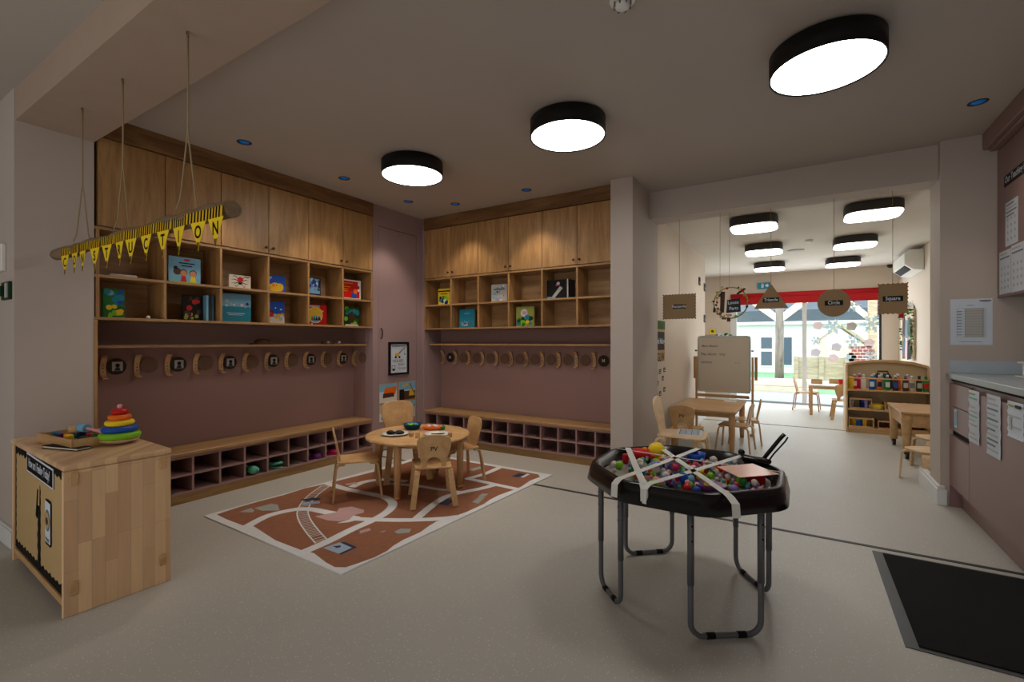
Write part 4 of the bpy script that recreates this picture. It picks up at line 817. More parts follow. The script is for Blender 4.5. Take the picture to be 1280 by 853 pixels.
while cnt < 230 and tries < 6000:
    tries += 1
    x = R.uniform(TX-.36, TX+.36); y = R.uniform(TY-.36, TY+.36); r = R.choice([.008, .010, .012, .014, .017, .02])
    if not inside(x, y, .02+r): continue
    if x < -.66 and y < 2.5 and R.random() < .85: continue
    if abs(x-TX+.0)+abs(y-TY) > .34 and R.random() < .6: continue
    if any((x-a)**2+(y-b)**2 < (q*.95)**2 for a, b, q in bigs): continue
    zz = 0
    for a, b, q, z0 in placed:
        if (x-a)**2+(y-b)**2 < (r+q)**2*.93: zz = max(zz, z0+1)
    if zz > 1: continue
    z = 0
    if zz == 1:
        sup = [q for a, b, q, z0 in placed if (x-a)**2+(y-b)**2 < (r+q)**2*.93]; z = max(sup)*1.25
    if z+2*r > .053: continue
    c = R.choice(names); placed.append((x, y, r, zz)); cnt += 1
    if c not in prot: o = pompom_mesh(c); prot[c] = o
    else: o = prot[c].copy(); COL.objects.link(o)
    o.location = (x, y, FZ+z); o.scale = (r, r, r); o.rotation_euler = (0, 0, R.uniform(0, 6))
    tag(o, 'small fluffy %s pompom in the black activity tray' % pc[c], 'pompom', '%s pompoms in the activity tray' % pc[c])
single(G().ball((0, 0, .045), .046, 'yellow', 10).ball((.025, .02, .03), .026, 'yellow', 8), 'sponge_ball', 'big yellow sponge ball in the back left of the tray', 'ball', (-.68, 2.63, FZ))
single(G().lathe([(.001, 0), (.05, .004), (.058, .03), (.045, .05), (.001, .056)], (0, 0, 0), 'red', 16).ball((.02, .01, .05), .016, 'orange', 6), 'toy_car', 'red and orange rounded toy beside the yellow sponge ball', 'toy', (-.755, 2.58, FZ))
single(G().lathe([(.016, 0), (.016, .045), (.012, .05), (.001, .05)], (0, 0, 0), 'red', 14), 'bottle_cap', 'small red cap standing near the left corner of the tray', 'cap', (-.795, 2.44, FZ))
single(G().ball((0, 0, .018), .018, 'paper_warm', 8), 'pompom_ball', 'single white ball alone at the left end of the tray', 'ball', (-.815, 2.32, FZ))
single(G().lathe([(.02, 0), (.022, .03), (.022, .04), (.001, .042)], (0, 0, 0), 'green', 12).box(-.03, .03, -.012, .012, .0, .02, 'green'), 'toy_brick', 'bright green toy piece near the front left of the tray', 'toy', (-.69, 2.27, FZ))
single(G().lathe([(.03, 0), (.045, .02), (.05, .052), (.046, .052), (.04, .02), (.001, .006)], (0, 0, 0), 'blue', 20), 'plastic_cup', 'dark blue plastic cup at the far side of the tray', 'cup', (-.478, 2.655, FZ))
single(G().lathe([(.05, 0), (.062, .01), (.064, .028), (.058, .03), (.001, .026)], (0, 0, 0), 'purple', 24, sx=1.1, sy=.9), 'purple_dish', 'shiny purple lid at the front of the tray', 'lid', (-.33, 2.17, FZ+.006))
single(G().box(-.045, .045, -.03, .03, 0, .045, 'red'), 'toy_box', 'deep red box under the salmon card in the tray', 'box', (-.185, 2.40, FZ), .5, bev=.004)
single(G().ball((0, 0, .024), .024, 'lime', 9), 'sponge_ball', 'round lime green sponge ball in front of the red box', 'ball', (-.225, 2.325, FZ))
single(G().ball((0, 0, .026), .026, 'lilac', 9), 'sponge_ball', 'lilac sponge ball at the middle left of the tray', 'ball', (-.60, 2.33, FZ+.01))
single(G().ball((0, 0, .026), .026, 'blue', 9), 'sponge_ball', 'blue sponge ball at the front middle of the tray', 'ball', (-.45, 2.19, FZ+.01))
single(G().prism([(-.10, -.075), (.095, -.10), (.11, .07), (-.08, .09)], (0, 0, 0), (1, 0, 0), (0, 1, .0), (0, 0, 1), .0015, 'card_salmon'), 'salmon_card', 'glossy salmon pink card lying over the right side of the tray', 'card', (-.215, 2.39, RZ+.002), .75-.0, rot=(.02, -.03, .85))
# masking tape strips laced over the rim
def tape(lab, a, b, da, db, w=.031):
    """a, b rim crossings; da, db: how far the ends fold down outside"""
    a = Vector((a[0], a[1], RZ+.0018)); b = Vector((b[0], b[1], RZ+.0018)); d = (b-a).normalized(); z = Vector((0, 0, 1))
    pts = []
    def T_(p, s): return max(.03, min((p.y-1.926)/abs(d.y), .09)) if p.y < 2.1 else .036
    if da: q = T_(a, -1); pts += [a-d*q*1.12-z*da, a-d*q-z*.016, a-d*q*.4-z*.003]
    pts += [a, a+(b-a)*.33-z*.002, a+(b-a)*.66-z*.002, b]
    if db: q = T_(b, 1); pts += [b+d*q*.4-z*.003, b+d*q-z*.016, b+d*q*1.12-z*db]
    wd = Vector((-d.y, d.x, 0)); g = G().strap([p-Vector((TX, TY, 0)) for p in pts], wd, w, .0008, 'tape_white')
    single(g, 'tape_strip', lab, 'tape', (TX, TY, 0), 0, 'white tape strips over the tray')
tape('white tape from the back left rim, folded down the front rim left of centre', (-.82, 2.56), (-.565, 1.965), 0, .066)
tape('white tape crossing from the left front rim to the far back rim', (-.665, 1.968), (-.48, 2.755), .07, 0)
tape('white tape from the far back rim to the front right rim', (-.71, 2.735), (-.242, 1.985), 0, .066)
tape('white tape from the front centre rim towards the black handle', (-.535, 1.965), (-.24, 2.74), .075, 0)
tape('thin white tape stretched along the tray from left corner to right', (-.865, 2.51), (-.085, 2.45), 0, .03, .010)
# black plastic grabber
t = thing('black_grabber', 'black plastic grabber with a forked handle clipped on the back right rim', 'tongs', (-.20, 2.62, RZ+.004), 0)
G().tube([(-.055, .06, .012), (-.045, .035, .004), (.0, .0, .006), (.05, -.035, .012), (.075, -.06, .012)], .012, 'black_plastic', 10).ball((-.058, .06, .018), .017, 'black_plastic', 7).prism([(-.045, -.015), (.05, -.05), (.07, -.02), (-.03, .03)], (0, 0, 0), (1, 0, 0), (0, 1, 0), (0, 0, 1), .012, 'black_plastic').build('body', t)
G().tube([(.045, -.03, .012), (.07, -.02, .05), (.115, .0, .115), (.135, .01, .14)], .010, 'black_plastic', 8).build('handle', t); G().tube([(.07, -.05, .012), (.09, -.035, .045), (.14, -.01, .11), (.15, -.004, .13)], .004, 'black_plastic', 8).build('handle', t)
# ---------------------------------------------------------------- signs hung from the right beam
HY = 4.78
def hung(lab, x, z, shape, text_, edge, strz=2.414, dx=0):
    t = thing('hanging_sign', lab, 'sign', (x, HY, z), 0, 'cardboard shape signs hung under the beam')
    g = G().poly(shape, 0, 'cardboard', .006); b = g.build('card', t)
    e = G(); n = len(shape); P_ = []
    for i in range(n):
        a = Vector(shape[i]); c = Vector(shape[(i+1) % n]); k = max(1, int((c-a).length/.028))
        for q in range(k): P_.append(a+(c-a)*q/k)
    for i, p in enumerate(P_):
        if edge == 'string': continue
        e.disc(p.x, p.y, .0055, -.0062, edge, .0012, 8)
    if edge == 'string': e.tube([(p.x, -.004, p.y) for p in P_], .0022, 'twine', 5, True)
    e.build('stitched_edge', t)
    l = G().rect(-.064, .064, -.021, .021, -.0062, 'black_ink').text(text_, 0, -.011, .040, -.0076, 'paper', sx=.85).build('name_label', t); l.location = (dx, 0, min(p[1] for p in shape)*.0)
    G().tube([(0, .003, max(p[1] for p in shape)-.003), (.001, .003, .5*(strz-z)), (0, .003, strz-z)], .0018, 'twine', 5).build('string', t)
hung('rectangular cardboard sign lettered Rectangle, leftmost under the beam', -1.014, 1.548, [(-.154, -.12), (.154, -.12), (.154, .12), (-.154, .12)], 'Rectangle', 'brown')
hung('triangular cardboard sign lettered Triangle', -.222, 1.575, [(-.133, -.075), (.133, -.075), (.004, .138), (-.004, .138)], 'Triangle', 'string')
hung('round cardboard sign lettered Circle', .243, 1.529, [(.115*math.cos(i*PI/16), .115*math.sin(i*PI/16)) for i in range(32)], 'Circle', 'string')
hung('square cardboard sign edged in red lettered Square, rightmost under the beam', .632, 1.546, [(-.092, -.12), (.092, -.12), (.092, .12), (-.092, .12)], 'Square', 'red')
single(G().rect(-.016, .016, -.035, 0, 0, 'red', .002), 'red_tag', 'small red tag hanging below the square cardboard sign', 'tag', (.685, HY, 1.424))
t = thing('hanging_hoop', 'decorated wooden hoop lettered Loose Parts, hung under the beam', 'hoop', (-.553, HY, 1.565))
G().tube([(.145*math.cos(i*PI/20), 0, .145*math.sin(i*PI/20)) for i in range(40)], .006, 'leaf_pale', 8, True).build('ring', t)
G().poly([(-.035, -.095), (.088, -.085), (.082, .04), (-.028, .028)], -.006, 'charcoal', .003).text('Loose', .026, -.012, .042, -.0102, 'paper', rot=.06, sx=.9).text('Parts', .03, -.066, .042, -.0102, 'paper', rot=.06, sx=.9).build('name_board', t)
G().poly([(-.09, -.09), (-.055, -.09), (-.045, .105), (-.085, .11)], -.004, 'brown', .004).build('bark_strip', t)
g = G(); R = random.Random(8)
for i in range(46):
    a = R.uniform(PI*.75, PI*1.75) if i < 34 else R.uniform(-.3, 2.2); r = .145+R.uniform(-.035, .02)
    c = R.choice(['brown', 'beige', 'kraft', 'charcoal', 'leaf_pale', 'red', 'wood_disc']); G().ball((r*math.cos(a), -.012, r*math.sin(a)), R.uniform(.006, .014), c, 5).build('glued_bead', t); G().poly([(.05, .085), (.12, .135), (.13, .12), (.06, .07)], -.008, 'paper', .002).build('paper_strip', t)
G().rect(-.03, .0, -.175, -.14, -.006, 'brown', .004).build('wood_chip', t)
G().tube([(-.09, 0, .11), (-.09, 0, .848)], .0018, 'twine', 5).build('string', t); G().tube([(-.01, 0, .145), (-.008, .0, .848)], .0014, 'twine', 5).build('string', t)
# ---------------------------------------------------------------- passage wall displays (x=-1.30, facing +x)
def w_pass(y, z): return (-1.2995, y, z)
t = thing('wall_display', 'kraft paper display lettered Mark Making on the passage wall', 'display', w_pass(4.97, .99), R90)
G().rect(0, .40, 0, .41, 0, 'kraft', .003).build('backing', t)
g = G(); pts = [(0, .44)]+[(.4*i/12, .36-.018*(i % 2)) for i in range(13)]+[(.40, .44)]; g.poly(pts, -.0032, 'leaf', .003); g.build('grass_border', t)
G().rect(.01, .375, .12, .32, -.0032, 'charcoal', .003).text('Mark Making', .19, .19, .085, -.0066, 'paper', sx=.85).build('title_sign', t)
G().text('JGLW', .2, .0, .13, -.004, 'black_ink').build('painted_letters', t)
for r_, (yy, zz) in enumerate([(4.99, .90), (5.13, .91), (5.32, .92), (5.02, .79), (5.25, .83), (4.99, .66), (5.13, .67), (5.32, .70)]):
    rr = 'upper' if zz > .85 else ('middle' if zz > .75 else 'lower'); cc = 'nearest the pier' if yy < 5.03 else ('central' if yy < 5.2 else 'farthest from the pier')
    single(G().rect(0, .085, 0, .05, 0, 'black_ink', .002).rect(.01, .075, .012, .02, -.0022, 'paper_warm', .001).rect(.01, .06, .03, .036, -.0022, 'paper_warm', .001), 'word_card', 'small black word card in the %s row of the passage display, %s' % (rr, cc), 'card', w_pass(yy, zz-.06), R90, 'word cards on the passage wall')
for i, (y, z) in enumerate(((7.5, 2.12), (7.94, 2.07), (7.94, 1.57))):
    single(G().rect(-.06, .06, -.06, .06, 0, 'charcoal', .01).rect(-.04, .04, -.04, .0, -.0102, 'grey', .002), 'wall_switch', 'small dark wall box on the passage wall, %s' % ('left of the upper pair', 'right of the upper pair at the corner', 'lower one at the corner')[i], 'switch', w_pass(y, z), R90, 'dark wall boxes', bev=.002)
# decorations on the rear wall left of the doors
single(G().rect(-.06, .06, -.05, .05, 0, 'yellow', .004).disc(0, 0, .03, -.0042, 'leaf', .002), 'wall_picture', 'small yellow picture on the rear wall above the whiteboard', 'picture', (-1.55, 10.455, 1.42))
single(G().rect(-.45, .3, -.9, .15, 0, 'kraft', .002), 'paper_backing', 'tan paper backing on the rear wall behind the whiteboard', 'paper', (-1.75, 10.457, 1.2))
g = G(); 
for i in range(7): g.disc(-.12+.04*i, .02*math.sin(i*2), .045, -.001*i, 'paper' if i % 2 else 'leaf', .001, 10)
single(g, 'paper_flowers', 'black-outlined white paper flowers above the whiteboard', 'decoration', (-1.33, 10.452, 1.32))
t = thing('exit_sign', 'small green and white fire exit sign on the rear wall', 'sign', (-.61, 10.44, 2.30))
G().box(-.11, .11, -.015, .018, -.05, .07, 'teal').build('panel', t); G().rect(-.04, .0, -.03, .05, -.0152, 'paper', .001).disc(-.02, .03, .01, -.0164, 'teal', .001).poly([(.03, -.01), (.06, -.01), (.06, -.03), (.09, .01), (.06, .05), (.06, .03), (.03, .03)], -.0152, 'paper', .001).build('pictogram', t)
# ---------------------------------------------------------------- rectangle table group
t = thing('beech_table', 'rectangular beech classroom table beyond the black tray', 'table', (-.92, 5.98, 0))
G().box(-.345, .345, -.56, .56, .43, .455, 'maple_h').build('tabletop', t, bev=.005, seg=2)
for sx in (-1, 1):
    for sy in (-1, 1): G().lathe([(.024, 0), (.031, .2), (.033, .4295)], (sx*.30, sy*.51, 0), 'maple_v', 16).build('leg', t)
G().box(-.28, .28, -.50, -.485, .38, .4295, 'maple_h').box(-.28, .28, .485, .50, .38, .4295, 'maple_h').box(-.29, -.275, -.48, .48, .38, .4295, 'maple_h').box(.275, .29, -.48, .48, .38, .4295, 'maple_h').build('apron', t)
chair('pale bentwood chair by the pier holding a printed sheet on its seat', (-.90, 4.36, 0), face(1, .06), 1.33, 'maple_pale', False, True)
chair('plywood chair seen from behind, at the near end of the beech table', (-1.02, 5.13, 0), face(.05, 1), 1.05, 'maple', True)
chair('plywood chair tucked at the right side of the beech table, nearer one', (-.61, 5.71, 0), face(-1, .1), 1.0, 'maple'); chair('plywood chair at the right side of the beech table, farther one beside the whiteboard', (-.56, 6.19, 0), face(-1, -.1), 1.0, 'maple')
chair('plywood chair under the beech table on the left, next to the passage wall', (-1.10, 5.74, 0), face(1, 0), .98, 'maple_h') if 0 else None
g = G().rect(0, .21, 0, .29, 0, 'paper', .0012)
for i in range(6): g.rect(.015, .19, .03+.042*i, .045+.042*i, -.0014, 'grey_ink', .0005)
for i in range(4): g.rect(.02+.05*i, .024+.05*i, .03, .27, -.002, 'charcoal', .0004)
single(g, 'printed_sheet', 'printed sheet of grids lying on the seat of the pale chair', 'paper', (-.93, 4.27, .380), 0, rot=(-R90, 0, .15))
single(G().box(0, .14, 0, .2, 0, .003, 'paper').box(.01, .13, .01, .19, .0032, .005, 'paper_warm'), 'paper_stack', 'few white sheets at the far end of the beech table', 'paper', (-.80, 6.26, .4555), .1)
# easel
t = thing('whiteboard_easel', 'wooden easel whiteboard with faint writing beyond the beech table', 'whiteboard', (-1.19, 6.78, 0))
bd = G().box(0, .64, 0, .012, .525, 1.275, 'board_white').build('board', t)
fr = G()
c = [(.03, .53), (.61, .53), (.64, .56), (.64, 1.245), (.61, 1.275), (.03, 1.275), (0, 1.245), (0, .56)]
fr.tube([(x, .002, z) for x, z in c], .008, 'alu', 8, True); fr.build('board_frame', t)
g = G(); y = -.0005
for (x0, x1, z) in ((.06, .15, 1.20), (.22, .29, 1.2), (.32, .38, 1.2), (.42, .48, 1.2)): g.rect(x0, x1, z, z+.004, y, 'pale_grey')
g.text('Mark Making', .05, 1.13, .04, y, 'grey', 'LEFT').text('Play dough   tray', .04, 1.02, .045, y, 'grey', 'LEFT').text('stickers', .04, .91, .045, y, 'grey', 'LEFT').text('~ ~', .45, .91, .045, y, 'grey', 'LEFT'); g.build('handwriting', bd)
for x in (-.03, .655):
    G().box(x, x+.025, -.03, .04, 0, 1.0, 'maple_v').build('upright', t, bev=.002); G().box(x-.002, x+.028, -.22, .24, 0, .04, 'maple_h').build('foot', t, bev=.003)
for x, c in ((-.055, 'oak_v'), (.69, 'oak_v')): G().box(x, x+.03, -.02, .10, .70, 1.0, c).build('side_tray', t)
G().box(0, .63, -.06, .04, .46, .475, 'maple_h').box(0, .63, -.062, -.052, .4752, .50, 'maple_h').build('pen_ledge', t)
G().cyl((-.012, 0, 1.08), (-.04, 0, 1.08), .012, 'grey', 10).build('clamp_knob', t); G().cyl((.652, 0, 1.08), (.68, 0, 1.08), .012, 'grey', 10).build('clamp_knob', t)
G().box(-.005, .0, -.005, .02, .1, .1, 'maple_h') if 0 else None
# ---------------------------------------------------------------- paint shelf
t = thing('storage_shelf', 'beech storage shelf with curved top rail holding paint bottles', 'shelf', (.517, 7.62, 0))
W, D = .90, .36
G().box(0, .022, 0, D, 0, .90, 'maple_pale').build('side_panel', t, bev=.003); G().box(W-.022, W, 0, D, 0, .88, 'maple_pale').build('side_panel', t, bev=.003)
top = [(0, .90), (.15, .935), (.35, .958), (.55, .958), (.75, .935), (W, .885), (W, .848), (.75, .898), (.55, .922), (.35, .922), (.15, .90), (0, .865)]
G().poly(top, D-.0195, 'maple', .05).build('top_rail', t, bev=.004, seg=2)
G().poly([(.0225, 0), (W-.0225, 0), (W-.0225, .86), (.75, .90), (.55, .925), (.35, .925), (.15, .90), (.0225, .87)], D-.008, 'beige', .011).build('back_panel', t)
for z in (.05, .295, .55): G().box(.0225, W-.0225, .0, D-.021, z, z+.02, 'maple_h').build('shelf_board', t, bev=.002)
G().box(.0225, W-.0225, .005, .02, 0, .0498, 'maple_h').build('plinth', t); G().cyl((.0225, .012, .72), (W-.0225, .012, .72), .008, 'maple_h', 10).build('guard_rail', t)
def bottle(lab, x, y, c, cap, fill=None, h=.17, w=.03, lbl='paper'):
    t = thing('paint_bottle', lab, 'bottle', (x, y, .571), 0, 'paint bottles on the beech shelf')
    G().lathe([(w*.9, 0), (w, .01), (w, h*.78), (w*.5, h*.93), (w*.42, h)], (0, 0, 0), c, 18, sx=1, sy=.75).build('bottle_body', t)
    G().lathe([(w*.5, h+.0003), (w*.5, h+.022), (w*.3, h+.028), (.001, h+.028)], (0, 0, 0), cap, 14).build('cap', t)
    if lbl: G().rect(-w*.75, w*.75, h*.25, h*.62, -w*.76, lbl, .001).build('label_patch', t)
bx = lambda u: .517+(u-1057)*.00806
specs = [(1070, 'red', 'paper', 'red paint bottle', 'paper_warm'), (1082, 'paper_warm', 'paper', 'white paint bottle', None), (1092.5, 'blue', 'paper', 'blue paint bottle', 'paper'), (1102.5, 'orange', 'paper', 'orange paint bottle with a navy label', 'navy'), (1112.5, 'green', 'paper', 'green paint bottle with a white cap', 'paper'),
         (1122.5, 'brown', 'paper', 'brown paint bottle with a blue label', 'blue'), (1135, 'brown', 'grey', 'dull brown paint bottle', 'pale_grey'), (1143, 'water_clear', 'paper', 'clear grey-beige bottle', 'grey'), (1152, 'dark_green', 'charcoal', 'dark green bottle', 'pale_grey'), (1160, 'green', 'green', 'green paint bottle with a green cap', 'red')]
single(G().lathe([(.032, 0), (.036, .15), (.038, .16), (.001, .162)], (0, 0, 0), 'yellow', 20), 'paint_pot', 'yellow plastic pot at the left end of the paint shelf', 'pot', (bx(1063)+.02, 7.72, .571))
for u, c, cp, n, lb_ in specs: bottle(n+' on the beech shelf', bx(u), 7.70 if u % 2 else 7.72, c, cp, lbl=lb_)
for i, (u, c) in enumerate(((1078, 'magenta'), (1097, 'teal'), (1107, 'mint'), (1128, 'orange'), (1140, 'pink'))): bottle('%s paint bottle in the back row of the beech shelf' % c, bx(u), 7.84, c, 'paper', h=.18, lbl=None)
t = thing('tool_case', 'dark grey handled case behind the paint bottles', 'case', (bx(1110), 7.925, .571)); G().lathe([(.09, 0), (.10, .02), (.10, .15), (.07, .20), (.001, .205)], (0, 0, 0), 'charcoal', 20, sx=1, sy=.2).build('case', t); G().tube([(-.06, 0, .19), (-.05, 0, .235), (.05, 0, .235), (.06, 0, .19)], .008, 'black_plastic', 8).build('handle', t)
def basket(lab, x, z, w, h, cols, kind='beige', y=7.63, d=.26):
    t = thing('storage_basket', lab, 'basket', (x, y, z), 0, 'open wooden trays on the beech shelf')
    g = G().box(0, w, 0, .01, 0, .02, 'maple_h').box(0, w, 0, .01, h-.02, h, 'maple_h').box(0, .01, 0, .01, .0202, h-.0202, 'maple_h').box(w-.01, w, 0, .01, .0202, h-.0202, 'maple_h').box(0, .01, .0102, d, 0, h, 'maple_h').box(w-.01, w, .0102, d, 0, h, 'maple_h').box(0.0102, w-.0102, d-.01, d, 0, h, 'maple_h'); g.build('tray_sides', t)
    G().box(.0102, w-.0102, .0102, d-.0102, 0, .006, 'maple_h').build('tray_base', t)
    R = random.Random(int(x*100)); k = 0
    for i in range(9):
        c = cols[i % len(cols)]; P0 = (x+.04+(w-.08)*R.random(), y+.05+.12*R.random(), z+.0065); r = R.uniform(.018, .032)
        single(G().box(-r, r, -r*.7, r*.7, 0, R.uniform(.5, .9)*h, c), 'toy_piece', '%s toy piece in the %s' % (c.split('_')[0], lab.replace('wooden ', '').replace('at the bottom right of the shelf', 'at bottom right')), 'toy piece', P0, R.uniform(0, 3), 'toy pieces in the '+lab, bev=.004)
basket('wooden tray of navy and silver pieces on the middle shelf', .56, .3155, .24, .14, ['navy', 'blue', 'navy', 'pale_grey', 'lilac']); basket('wooden tray of yellow and blue toys on the bottom shelf', .55, .0705, .27, .13, ['yellow', 'yellow_deep', 'blue', 'teal'])
basket('wooden tray of brown pieces on the bottom shelf', .86, .0705, .24, .11, ['charcoal', 'brown', 'red']); basket('shallow wooden tray on the right of the middle shelf', .93, .3155, .28, .10, ['beige', 'brown', 'pale_grey']); basket('wooden tray of red pieces at the bottom right of the shelf', 1.13, .0705, .23, .11, ['red', 'charcoal', 'brown'])
single(G().lathe([(.06, 0), (.10, .006), (.105, .012), (.001, .012)], (0, 0, 0), 'white_plastic', 24), 'plate', 'white plate under the yellow sponge on the middle shelf', 'plate', (.87-.02, 7.74, .3155))
single(G().lathe([(.07, 0), (.085, .02), (.08, .045), (.05, .06), (.001, .065)], (0, 0, 0), 'yellow', 20), 'sponge', 'round yellow sponge on the middle shelf', 'sponge', (.85, 7.74, .328))
# sand table on casters
t = thing('sand_table', 'beech activity table with lid and black casters beside the pier', 'table', (.875, 6.13, 0))
G().box(0, .56, 0, .88, .462, .486, 'maple_h').build('lid', t, bev=.006, seg=2)
G().box(.03, .53, .03, .05, .33, .4615, 'maple').box(.03, .53, .83, .85, .33, .4615, 'maple').box(.03, .05, .0502, .8298, .33, .4615, 'maple').box(.51, .53, .0502, .8298, .33, .4615, 'maple').build('tub_sides', t, bev=.003); G().box(.0502, .5098, .0502, .8298, .34, .352, 'maple').build('tub_base', t)
for x in (.055, .505):
    for y in (.055, .825):
        l = G().lathe([(.036, .075), (.038, .3), (.05, .40), (.05, .46)], (x, y, 0), 'maple', 18).build('leg', t)
        G().cyl((x-.014, y-.012, .036), (x+.014, y-.012, .036), .036, 'black_plastic', 20).cyl((x-.016, y-.012, .036), (x+.016, y-.012, .036), .008, 'pale_grey', 10).box(x-.02, x+.02, y-.01, y+.01, .045, .0748, 'black_plastic').build('caster', l)
# stools
def stool(lab, x, y, rz=0, s=1):
    t = thing('bentwood_stool', lab, 'stool', (x, y, 0), rz, 'small bentwood stools'); t.scale = (s,)*3
    G().prism([(.13*math.copysign(abs(math.cos(a))**.6, math.cos(a)), .13*math.copysign(abs(math.sin(a))**.6, math.sin(a))) for a in [2*PI*i/32 for i in range(32)]], (0, 0, .258), (1, 0, 0), (0, 1, 0), (0, 0, 1), .016, 'maple_pale').build('seat', t, bev=.004)
    for k in range(4):
        a = k*PI/2+PI/4; c, s_ = math.cos(a), math.sin(a)
        G().strap([(c*.05, s_*.05, .250), (c*.12, s_*.12, .250), (c*.15, s_*.15, .243), (c*.165, s_*.165, .222), (c*.18, s_*.18, 0)], (-s_, c, 0), .06, .013, 'maple_pale').build('leg', t, bev=.002)
stool('small bentwood stool beside the white pier skirting, nearer one', .93, 5.16+.13, .6); stool('small bentwood stool half hidden behind the pier', 1.10, 5.80, .3, 1.12)
# ---------------------------------------------------------------- rear table and chairs
t = thing('craft_table', 'small square table by the patio doors covered in white paper', 'table', (.12, 9.05, 0))
G().box(0, .66, 0, 1.05, .475, .495, 'white_plastic').build('tabletop', t, bev=.004)
for x in (.035, .625):
    for y in (.035, 1.015): G().box(x-.022, x+.022, y-.022, y+.022, 0, .4745, 'maple_v').build('leg', t, bev=.003)
G().box(.06, .60, .02, .035, .43, .4745, 'maple_h').box(.06, .60, 1.015, 1.03, .43, .4745, 'maple_h').build('apron', t)
chair('dark-seated wooden chair at the left of the paper-covered table by the patio doors', (.10-.0, 9.72, 0), face(1, -.1), 1.12, 'maple_h'); chair('low wooden chair at the near right of the paper-covered table', (.58, 8.86, 0), face(0, 1), 1.05, 'maple')
chair('wooden chair at the far side of the paper-covered table', (.42, 10.15-.04, 0), face(0, -1), .9, 'maple_h') if 0 else None
def crate(lab, x, y):
    t = thing('wooden_crate', lab, 'box', (x, y, .4955), 0, 'small crates on the craft table'); G().box(0, .16, 0, .008, 0, .035, 'maple_h').box(0, .16, 0, .008, .045, .07, 'maple_h').box(0, .16, .112, .12, 0, .07, 'maple_h').box(0, .008, .0082, .1118, 0, .07, 'maple_h').box(.152, .16, .0082, .1118, 0, .07, 'maple_h').build('sides', t); G().box(.0082, .1518, .0082, .1118, 0, .006, 'maple').build('base', t)
crate('small slatted crate at the left of the craft table', .16, 9.35); crate('small slatted crate at the middle of the craft table', .42, 9.55)
for i, (x, y, c, n) in enumerate(((.60, 9.35, 'lime', 'lime green'), (.56, 9.2, 'red', 'red'), (.66, 9.25, 'yellow', 'yellow'))): single(G().lathe([(.03, 0), (.035, .08), (.03, .1), (.001, .1)], (0, 0, 0), c, 14), 'craft_pot', n+' pot on the craft table', 'pot', (x, y, .4955))
# ---------------------------------------------------------------- rear right wall: air conditioner, hoop frame, arc lettering
t = thing('air_conditioner', 'white wall-mounted air conditioner high on the rear right wall', 'air conditioner', (1.467, 9.45, 2.2), -R90)
G().prism([(0, .06), (-.0, .30), (-.17, .30), (-.215, .25), (-.215, .10), (-.12, .02), (0, .0)], (0, 0, 0), (0, 1, 0), (0, 0, 1), (1, 0, 0), .95, 'white_plastic').build('casing', t, bev=.01, seg=2)
G().prism([(-.13, .028), (-.20, .088), (-.204, .082), (-.134, .020)], (.08, 0, 0), (0, 1, 0), (0, 0, 1), (1, 0, 0), .78, 'charcoal').build('air_outlet', t)
t = thing('wall_hanging', 'leafy wooden frame with fabric pictures on the rear right wall', 'decoration', (1.463, 9.95, .92), -R90)
G().box(0, .03, -.03, 0, 0, .75, 'timber').box(.87, .90, -.03, 0, 0, .75, 'timber').box(.03, .87, -.03, 0, .72, .75, 'timber').build('frame', t)
g = G(); R = random.Random(4)
for i in range(90):
    e = R.random(); x, z = ((R.uniform(0, .9), .73+R.uniform(-.03, .05)) if e < .6 else (R.choice([.0, .9])+R.uniform(-.04, .04), R.uniform(.1, .75)))
    g.ball((x, -.045+R.uniform(-.015, .015), z), R.uniform(.012, .026), R.choice(['leaf', 'leaf_pale', 'green', 'leaf']), 4, .5)
tag(g.build('leaf_garland', t), kind='stuff')
G().poly([(.1, .42), (.32, .36), (.40, .60), (.25, .70), (.18, .62)], -.034, 'charcoal', .004).poly([(.36, .34), (.62, .34), (.60, .62), (.40, .62)], -.04, 'grey_ink', .004).poly([(.58, .40), (.82, .34), (.80, .66), (.62, .64)], -.044, 'dark_green', .004).build('fabric_piece', t)
G().poly([(.08, .12), (.34, .02), (.44, .24), (.24, .36)], -.034, 'denim', .004).poly([(.36, .04), (.60, .04), (.60, .30), (.40, .30)], -.04, 'pink', .004).poly([(.56, 0), (.84, .02), (.82, .32), (.60, .30)], -.044, 'black_ink', .004).build('fabric_piece', t)
g = G()
for i, ch in enumerate('Creative'):
    a = PI*.82-PI*.64*i/7; g.text(ch, .45+.42*math.cos(a), .80+.16*math.sin(a)-.0, .17, -.003, 'black_ink', rot=(a-PI/2)*.7)
single(g, 'wall_lettering', 'black arched lettering above the leafy frame', 'lettering', (1.466, 9.95, .78), -R90)
# ---------------------------------------------------------------- patio doors
GY = 10.475
t = struct(G().box(-1.212, -1.10, GY, GY+.07, 0, 2.14, 'white_paint').box(1.20, 1.229, GY, GY+.07, 0, 2.14, 'charcoal').box(-1.10, 1.20, GY, GY+.07, 2.06, 2.14, 'white_paint').box(-1.10, 1.20, GY, GY+.07, -.02, .035, 'alu'), 'door_2')
G().box(.035, .11, GY-.004, GY+.066, .0352, 2.0598, 'white_paint').build('door_stile', t)
G().box(-1.10, .0348, GY+.03, GY+.036, .0352, 2.0598, 'pane').build('glass_pane', t); G().box(.1102, 1.2, GY+.03, GY+.036, .0352, 2.0598, 'pane').build('glass_pane', t)
t = thing('roller_blind', 'dark red roller blind rolled up over the patio doors', 'blind', (-1.20, 10.44, 1.955)); G().cyl((0, -.0, .17), (2.42, 0, .17), .042, 'red_blind', 20).build('roll', t); G().box(0, 2.42, -.004, .0, .0, .135, 'red_blind').build('fabric', t); G().cyl((0, -.002, 0), (2.42, -.002, 0), .010, 'red_blind', 8).build('bottom_bar', t)
GL = GY+.0295
